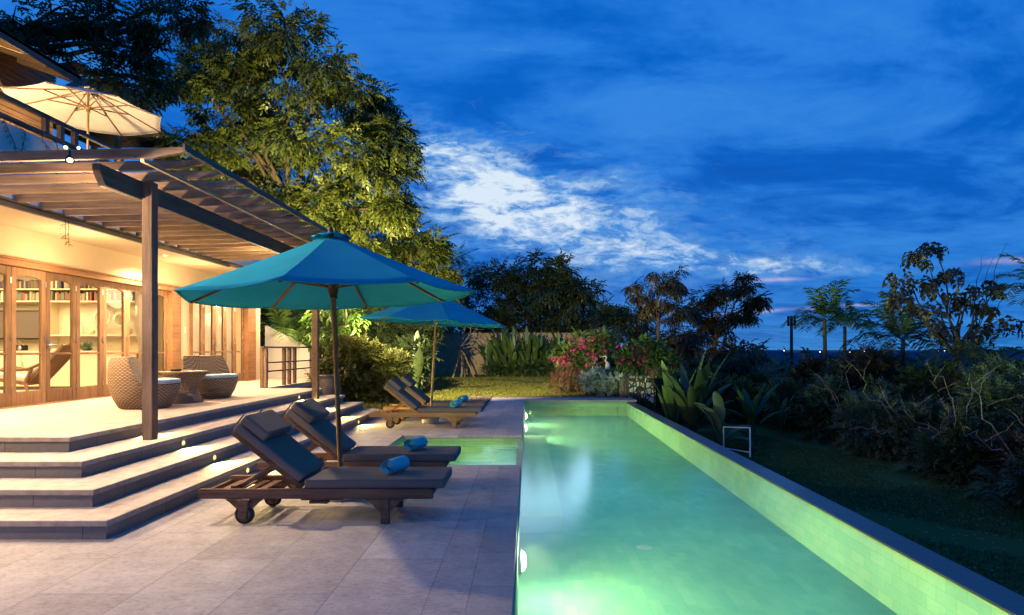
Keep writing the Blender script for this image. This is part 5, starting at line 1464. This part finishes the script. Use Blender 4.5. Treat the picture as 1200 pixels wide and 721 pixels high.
# far fences
def fence(name, label, x0, x1, Y, zt, zb, dy=0.0):
    t = thing(name, label, 'fence'); rr = random.Random(int(x0 * 10)); b = MB(); x = x0
    n = (x1 - x0)
    while x < x1:
        w_ = rr.uniform(0.07, 0.12); yy = Y + dy * (x - x0) / n; h = zt + rr.uniform(-.03, .03)
        b.box(x, x + w_ - 0.008, yy - 0.02 + rr.uniform(-.01, .01), yy + 0.012, zb, h); x += w_
    b.build('panel', M['fence'], t)
    b = MB(); b.bar((x0, Y + 0.0, zt - 0.02), (x1, Y + dy, zt - 0.02), 0.12, 0.06); b.build('top_rail', M['fence'], t)
    k = x0
    while k <= x1:
        b = MB(); yy = Y + dy * (k - x0) / n; b.box(k - .06, k + .06, yy + 0.03, yy + 0.13, zb, zt + 0.02); b.build('post', M['fence'], t); k += 2.4
    return t
fence('bamboo_fence', 'tall pale bamboo fence across the back of the lawn', at(500, 0, 34.5).x, at(697, 0, 34.5).x, 34.5, 2.42, -0.05)
fence('garden_fence', 'weathered plank fence beyond the shrubs on the lower right', at(812, 0, 23.5).x, at(1030, 0, 23.5).x, 23.5, 0.33, -1.1)
# row of upright heliconia along the fence
rr = random.Random(4)
for k in range(13):
    px = 572 + k * 7.6
    big = 640 < px < 700
    bigleaf_plant(['tall', 'upright', 'slim', 'leaning', 'bushy'][k % 5] + ' heliconia clump, number %d from the left along the bamboo fence' % (k + 1) if False else
                  'heliconia clump of upright lit leaves in the row along the bamboo fence', (at(px, 440, 32.5).x, 32.5 + rr.uniform(-.5, .5), -0.02), 17, rr.uniform(1.3, 2.35), 0.25, 36, M['leaf_mid'], name='heliconia', group='heliconia row along the bamboo fence', droop=0.28, rnd=rr, stem_h=0.9, tatter=0.35)
bush('low_hedge', 'low dark planting at the foot of the heliconia row', 'hedge', 31.6, [(575 + 14 * k, 433, 9) for k in range(8)], M['leaf_mid'], n=200, size=0.22)
# propped bare young tree
t = thing('bare_tree', 'leafless young tree held by slanting timber props on the lawn', 'tree', (0, 0, 0))
cx = at(540, 440, 31).x
mb = MB(); fk = at(541, 408, 31)
limb(mb, (cx, 31, -0.03), fk, 0.06, 0.045, 0.02, 7, 5)
for (px, py) in ((508, 385), (522, 378), (548, 372), (565, 380), (578, 392), (530, 370), (560, 372), (515, 395), (572, 404)):
    tp = at(px, py, 31 + random.uniform(-.6, .6)); limb(mb, fk, tp, 0.035, 0.008, 0.14, 5, 7, 0.1)
    for k in range(4):
        a = fk.lerp(tp, random.uniform(.4, .9)); limb(mb, a, a + Vector((random.uniform(-.6, .6), random.uniform(-.3, .3), random.uniform(-.1, .5))), 0.012, 0.004, 0.1, 4, 4)
mb.build('trunk', M['palebark'], t, fix=False)
tp = fk + Vector((0, 0, -0.1))
for (px, dy) in ((515, 0.2), (532, -0.5), (543, 0.7), (556, -0.1)):
    p = at(px, 0, 31); b = MB(); b.tube([(p.x, 31 + dy, 0.0), (tp.x + (p.x - tp.x) * 0.02, 31 + dy * .05, tp.z + 0.05)], 0.04, 7); b.build('prop', M['polewood2'], t)
# bougainvillea, red shrub, hedge, silver shrub
def bougain(label, Y, pts, leafm, fl, nfl):
    t = bush('bougainvillea', label, 'bougainvillea', Y, pts, leafm, n=420, size=0.15, kind='broad', stems=True)
    rr2 = np.random.default_rng(int(Y * 7)); P = []; D = []
    for (px, py, rpx) in pts:
        c = np.array(at(px, py, Y)); rad = rpx / FPX * Y
        for k in range(nfl):
            v = rr2.normal(size=3); v /= np.linalg.norm(v); v[1] = -abs(v[1])
            q = c + v * rad * rr2.uniform(.8, 1.12)
            m_ = rr2.integers(5, 13)
            P.append(q + rr2.normal(size=(m_, 3)) * 0.06); D.append(rr2.normal(size=(m_, 3)) + v)
    scatter('bracts', fl, np.concatenate(P), np.concatenate(D), 0.065, 'round', t)
    return t
bougain('magenta bougainvillea mound beside the end of the lawn', 20.5, [(672, 425, 20), (695, 420, 22), (680, 405, 18), (705, 402, 14), (660, 415, 12)], M['leaf_mid'], M['petal'], 9)
bougain('magenta and red bougainvillea spilling from the mosaic planter', 18.0, [(745, 424, 15), (765, 418, 17), (735, 420, 12), (782, 426, 13), (755, 410, 14)], M['leaf_mid'], M['petal'], 8)
bush('russet_shrub', 'russet leaved shrub at the corner of the lawn', 'shrub', 19.8, [(660, 438, 14), (672, 448, 13), (655, 450, 11), (684, 450, 10)], M['leaf_red'], n=380, size=0.14, kind='fine')
t = thing('clipped_hedge', 'small clipped green hedge block left of the mosaic planter', 'hedge')
n = 2600; P = np.stack([RNG.uniform(at(686, 0, 19.3).x, at(727, 0, 19.3).x, n), RNG.uniform(19.0, 19.6, n), RNG.uniform(0.05, 0.74, n)], 1)
sh = RNG.integers(0, 3, n); P[sh == 0, 2] = 0.74; P[sh == 1, 1] = 19.0
scatter('foliage', M['leaf_mid'], P + RNG.normal(size=P.shape) * 0.025, RNG.normal(size=P.shape) + np.array([0, -.3, .5]), 0.13, 'fine', t)
bush('silver_shrub', 'silvery pale leaved shrub in front of the clipped hedge', 'shrub', 18.6, [(690, 447, 9), (703, 450, 10), (716, 451, 10), (700, 442, 8), (712, 458, 8), (724, 447, 6)], M['leaf_silver'], n=110, size=0.16, kind='broad')
# mosaic planter
def mosaic():
    m, nt, out = newmat('white_stone_mosaic')
    vec = nt.coords('Object', (1, 1, 1))
    wv = nt.node('ShaderNodeTexVoronoi', feature='DISTANCE_TO_EDGE'); nt.link(vec, wv.inputs['Vector']); wv.inputs['Scale'].default_value = 6.0
    v2 = nt.node('ShaderNodeTexVoronoi'); nt.link(vec, v2.inputs['Vector']); v2.inputs['Scale'].default_value = 6.0
    hs = nt.node('ShaderNodeSeparateColor'); nt.link(v2.outputs['Color'], hs.inputs[0])
    on = nt.math('MULTIPLY', nt.math('GREATER_THAN', wv.outputs['Distance'], 0.09), nt.math('GREATER_THAN', hs.outputs[0], 0.25))
    c = nt.mix(on, (0.05, 0.05, 0.045), (0.75, 0.72, 0.62))
    b = nt.node('ShaderNodeBsdfPrincipled', i={'Roughness': 0.6, 'Base Color': c})
    bp = nt.node('ShaderNodeBump', i={'Strength': 0.6, 'Distance': 0.02, 'Height': on}); nt.link(bp.outputs[0], b.inputs['Normal'])
    nt.link(b.outputs[0], out.inputs[0]); return m
M['mosaic'] = mosaic()
M['planterwood'] = pbr('planter_render', (0.20, 0.15, 0.11), 0.8, var=0.3, vscale=5)
t = thing('mosaic_planter', 'square planter faced with white stone mosaic at the pool corner', 'planter')
b = MB(); b.box(3.14, 3.95, 18.16, 19.0, -1.0, 0.60); b.build('box', M['mosaic'], t)
b = MB(); b.box(2.86, 3.136, 18.16, 19.0, -0.02, 0.62); b.build('side_block', M['planterwood'], t, bevel=0.01)
b = MB(); b.box(3.14, 3.99, 18.12, 19.04, 0.602, 0.66); b.build('rim', M['nosing'], t, bevel=0.01)
# white heron ornament in the bougainvillea
t = thing('heron_statue', 'small white heron statue standing among the magenta bougainvillea', 'statue')
p = at(712, 430, 19.7)
b = MB(); sphere_mb(0.085, p, 10, 1.9, b); b.tube([p + Vector((-.02, 0, .12)), p + Vector((-.07, 0, .22)), p + Vector((-.03, 0, .31)), p + Vector((-.08, 0, .36))], [0.04, 0.025, 0.022, 0.035], 8); b.tube([p + Vector((-.08, 0, .36)), p + Vector((-.22, 0, .33))], [0.018, 0.003], 6); b.build('body', M['white'], t)
b = MB()
for dx in (-.03, .03): b.tube([(p.x + dx, p.y, 0.0), (p.x + dx, p.y, p.z - 0.1)], 0.012, 6)
b.build('leg', M['white'], t)
# big paradise / banana plants at the right of the pool's far end
rr = random.Random(9)
bigleaf_plant('huge fan of paddle shaped leaves beside the far pool corner', (at(812, 500, 15.6).x, 15.6, -0.98), 26, 2.0, 0.27, 72, M['leaf_dark'], droop=0.55, rnd=rr, stem_h=0.5, tatter=0.25, lean_right=True)
bigleaf_plant('upright pale green paddle leaves left of the huge leaf fan', (at(790, 500, 16.6).x, 16.6, -0.98), 9, 1.8, 0.24, 36, M['leaf_mid'], droop=0.30, rnd=rr, stem_h=0.5, lean_right=True)
bigleaf_plant('dark drooping paddle leaves low beside the infinity edge', (at(846, 520, 14.2).x, 14.2, -0.98), 10, 1.4, 0.34, 80, M['leaf_grey'], droop=0.8, rnd=rr, stem_h=0.3, lean_right=True)
bigleaf_plant('small green paddle leaved plant right of the huge leaf fan', (at(882, 500, 16.4).x, 16.4, -0.98), 11, 1.35, 0.26, 45, M['leaf_mid'], droop=0.4, rnd=rr, stem_h=0.3)
bigleaf_plant('yellow-green paddle leaved plant behind the towel rail', (at(915, 500, 17.2).x, 17.2, -0.98), 10, 1.2, 0.24, 48, M['leaf_mid'], droop=0.5, rnd=rr, stem_h=0.3)
bush('bush', 'dark bush behind the mosaic planter and the paddle leaves', 'bush', 20, [(785, 455, 22), (810, 460, 24), (835, 462, 22), (775, 475, 22), (860, 468, 22), (800, 485, 24), (835, 492, 24), (875, 490, 22)], M['leaf_dark'], n=380, size=0.24)
# towel rail
t = thing('towel_rail', 'white tubular metal towel rail on the lower lawn by the paddle leaves', 'towel rail')
p0 = at(848, 500.5, 14.0); p1 = at(879, 501.5, 13.4)
M['whitemetal'] = pbr('white_painted_metal', (0.7, 0.72, 0.74), 0.4, bstr=0)
b = MB()
b.tube([(p0.x, p0.y, -0.985), (p0.x, p0.y, p0.z), (p1.x, p1.y, p1.z), (p1.x, p1.y, -0.985)], 0.02, 8)
b.build('frame', M['whitemetal'], t)
b = MB(); b.tube([(p0.x, p0.y, -0.86), (p1.x, p1.y, -0.86)], 0.014, 8); b.build('bar', M['whitemetal'], t)

# ------------------------------------------------------------------ distance: mast, hills, far trees
t = thing('telecom_mast', 'slim dark telecom mast standing alone on the horizon', 'mast')
Y = 160; p = at(927.5, 413, Y); zt = at(927, 371, Y).z; b = MB()
b.tube([(p.x, Y, -12), (p.x, Y, zt)], [0.5, 0.38], 8); b.build('pole', M['black'], t)
for k in range(6):
    a = 2 * PI * k / 6; b = MB(); b.box(p.x + 0.9 * math.cos(a) - .22, p.x + 0.9 * math.cos(a) + .22, Y + 0.9 * math.sin(a) - .2, Y + 0.9 * math.sin(a) + .2, zt - 2.6, zt + 0.1); b.build('antenna', M['black'], t)
b = MB(); b.box(p.x - 1, p.x + 1, Y - .1, Y + .1, zt - 2.1, zt - 1.95); b.box(p.x - .1, p.x + .1, Y - 1, Y + 1, zt - 2.3, zt - 2.15); b.build('bracket', M['black'], t)
M['hill'] = pbr('hazy_hill', (0.035, 0.075, 0.15), 1.0, var=0.2, vscale=0.01, bstr=0)  # bluish distance haze is put into the hill colour
V = []; F = []; n = 160
for i in range(n + 1):
    x = -2600 + 5200 * i / n
    h = 6 + 10 * (0.5 + 0.5 * math.sin(i * 0.23)) * (0.6 + 0.4 * math.sin(i * 0.71 + 1)) + 3 * math.sin(i * 1.9)
    V += [(x, 1500, -60), (x, 1500 + 60, h - 12), (x, 1900, -60)]
for i in range(n): a = i * 3; F += [(a, a + 3, a + 4, a + 1), (a + 1, a + 4, a + 5, a + 2)]
mb = MB(); mb.add(V, F, True); struct(mb.build('distant_hills', M['hill'], fix=False))
# far-off wood: reads as one mass
n = 5200; x = RNG.uniform(10, 150, n); y = RNG.uniform(55, 140, n); z = -1.0 - (y - 44) * 0.05 + RNG.uniform(-2, 2.2, n) + 1.2 * np.sin(x * .3) + 0.9 * np.sin(y * .2)
o = scatter('distant_wood', M['leaf_dark'], np.stack([x, y, z], 1), RNG.normal(size=(n, 3)), 1.9, 'broad'); tag(o, kind='stuff')
n = 2500; x = RNG.uniform(-32, -1, n); y = RNG.uniform(46, 56, n); z = RNG.uniform(0, 4.6, n)
o = scatter('distant_wood', M['leaf_dark'], np.stack([x, y, z], 1), RNG.normal(size=(n, 3)), 1.0, 'broad'); tag(o, kind='stuff')
# town lights on the horizon
M['town'] = emit('town_lamp', (1.0, 0.6, 0.3), 6)
for i, (px, py) in enumerate(((919, 412, ), (996, 414), (1013, 413), (1100, 413), (1107, 412), (961, 413.5))):
    o = sphere_mb(0.13, at(px, py - 1, 150), 6).build('town_light', M['town'])
    tag(o, 'tiny warm town light glinting on the horizon among the treetops', 'light', 'town lights on the horizon')

# ------------------------------------------------------------------ creeper on the upper wall and hanging tendril
def creeper(label, pts_list, name='creeper', r=0.006):
    t = thing(name, label, 'creeper'); mb = MB(); P = []; D = []
    for pts in pts_list:
        pts = [Vector(p) for p in pts]; mb.tube(pts, r, 5, caps=False)
        for a, b in zip(pts[:-1], pts[1:]):
            m_ = int((b - a).length / 0.045) + 1
            for k in range(m_):
                P.append(tuple(a.lerp(b, k / m_))); D.append((random.uniform(-1, 1), random.uniform(-1, .3), random.uniform(-1, .3)))
    mb.build('stem', M['bark'], t, fix=False)
    scatter('leaves', M['leaf_dark'], np.array(P), np.array(D), 0.055, 'broad', t); return t
cr = []
for y0 in (9.6, 10.0, 10.3, 10.8, 11.1, 11.5, 11.9):
    p = Vector((-8.9, y0, 5.42)); pts = [p]
    for k in range(random.randint(3, 7)): p = p + Vector((random.uniform(0, .05), random.uniform(-.12, .16), random.uniform(-.2, -.06))); p.x = max(p.x, -8.9); pts.append(p)
    cr.append(pts)
cr.append([(-8.9, 9.3 + .3 * k, 5.43 + random.uniform(-.02, .1)) for k in range(10)])
creeper('leafy creeper trailing over the white upper planter wall', cr)
p = at(76, 256, 8.35)
creeper('thin leafy tendril hanging from the pergola over the doors', [[p, p + Vector((0.01, 0, -0.12)), p + Vector((0.0, 0.01, -0.30))], [p + Vector((.05, 0, 0)), p + Vector((.055, 0, -.2)), p + Vector((.06, 0, -.40))]], name='hanging_tendril', r=0.004)
# plants in bowls on the counter inside
for (x, y, lb) in ((-9.72, 12.66, 'leafy green plant in a low bowl on the counter, left one'), (-9.47, 12.66, 'leafy green plant in a low bowl on the counter, right one')):
    t = thing('bowl_plant', lb, 'plant', (x, y, 1.456), 0, 'plants on the counter')
    b = MB(); b.lathe([(0, 0), (0.06, 0), (0.11, 0.05), (0.10, 0.05), (0, 0.03)], 20); b.build('bowl', M['pot'], t)
    P = RNG.normal(size=(120, 3)) * np.array([.05, .04, .03]) + np.array([0, 0, .09]); scatter('leaves', M['leaf_bright'], P, RNG.normal(size=P.shape) + np.array([0, 0, .5]), 0.06, 'broad', t)

# garden lights for tree and shrubs (small spike lamps hidden in the planting)
def spike(loc, aim, power, label, col=(1.0, 0.80, 0.32), size=100):
    t = thing('garden_spotlight', label, 'garden light', loc, 0, 'spike lamps in the planting')
    b = MB(); b.tube([(0, 0, -0.22), (0, 0, 0)], 0.012, 6); b.build('spike', M['black'], t)
    d = (Vector(aim) - Vector(loc)).normalized(); q = d.to_track_quat('Z', 'Y').to_matrix().to_4x4()
    b = MB(); b.lathe([(0.0, -0.05), (0.035, -0.04), (0.045, 0.03), (0.04, 0.03), (0.0, 0.02)], 14, M=q); b.build('housing', M['black'], t)
    light('garden_lamp', 'SPOT', tuple(Vector(loc) + d * 0.06), power, col, aim=aim, spot_size=R(size), spot_blend=0.7, shadow_soft_size=0.06)
spike((-6.4, 17.4, 0.22), tuple(at(345, 385, 18.8)), 240, 'spike lamp lighting the palm fronds behind the railing', size=120)
spike((-3.6, 14.6, 0.22), (at(425, 420, 16.5)[0], 16.5, 0.9), 14, 'spike lamp in front of the amber bush', size=130)


# ------------------------------------------------------------------ grass blades on both lawns
def grass(name, n, fx, y0, y1, z, h, mat):
    y = RNG.uniform(y0, y1, n); lo, hi = fx(y); x = RNG.uniform(0, 1, n) * (hi - lo) + lo
    keep = np.sin(x * 1.7 + 2 * np.sin(y * .9)) + np.cos(y * 1.3 + x) > -1.5 + RNG.uniform(0, .8, n) * .6
    x, y = x[keep], y[keep]; m_ = len(x); a = RNG.uniform(0, 2 * np.pi, m_); w = 0.006 + 0.0006 * y; hh = h * RNG.uniform(.4, 1.2, m_)
    lx, ly = RNG.normal(size=m_) * h * .5, RNG.normal(size=m_) * h * .5
    V = np.zeros((m_, 4, 3)); c, s_ = np.cos(a), np.sin(a)
    V[:, 0] = np.stack([x - c * w, y - s_ * w, np.full(m_, z)], 1); V[:, 1] = np.stack([x + c * w, y + s_ * w, np.full(m_, z)], 1)
    V[:, 2] = np.stack([x + lx + c * w * .3, y + ly + s_ * w * .3, z + hh], 1); V[:, 3] = np.stack([x + lx - c * w * .3, y + ly - s_ * w * .3, z + hh], 1)
    o = np_mesh(name, V.reshape(-1, 3), np.arange(m_ * 4).reshape(-1, 4), mat, None, np.repeat(RNG.uniform(0, 1, m_), 4)); tag(o, kind='stuff')
M['blade'] = leafmat('grass_blade', (0.03, 0.07, 0.02), (0.10, 0.17, 0.05), gloss=0.02)
M['blade2'] = leafmat('lawn_blade', (0.07, 0.09, 0.015), (0.20, 0.20, 0.04), gloss=0.02)
grass('lower_grass', 90000, lambda y: (np.full_like(y, 3.22), 9.2 - 0.2 * (y - 4)), 3.5, 17.5, -0.985, 0.035, M['blade'])
grass('upper_grass', 70000, lambda y: (-8 - 0 * y, 3.4 + (y - 18.3) * .2), 18.38, 31, -0.006, 0.04, M['blade2'])
grass('upper_grass', 9000, lambda y: (-7 - 0 * y, -1.85 + 0 * y), 13.95, 18.3, -0.006, 0.04, M['blade2'])
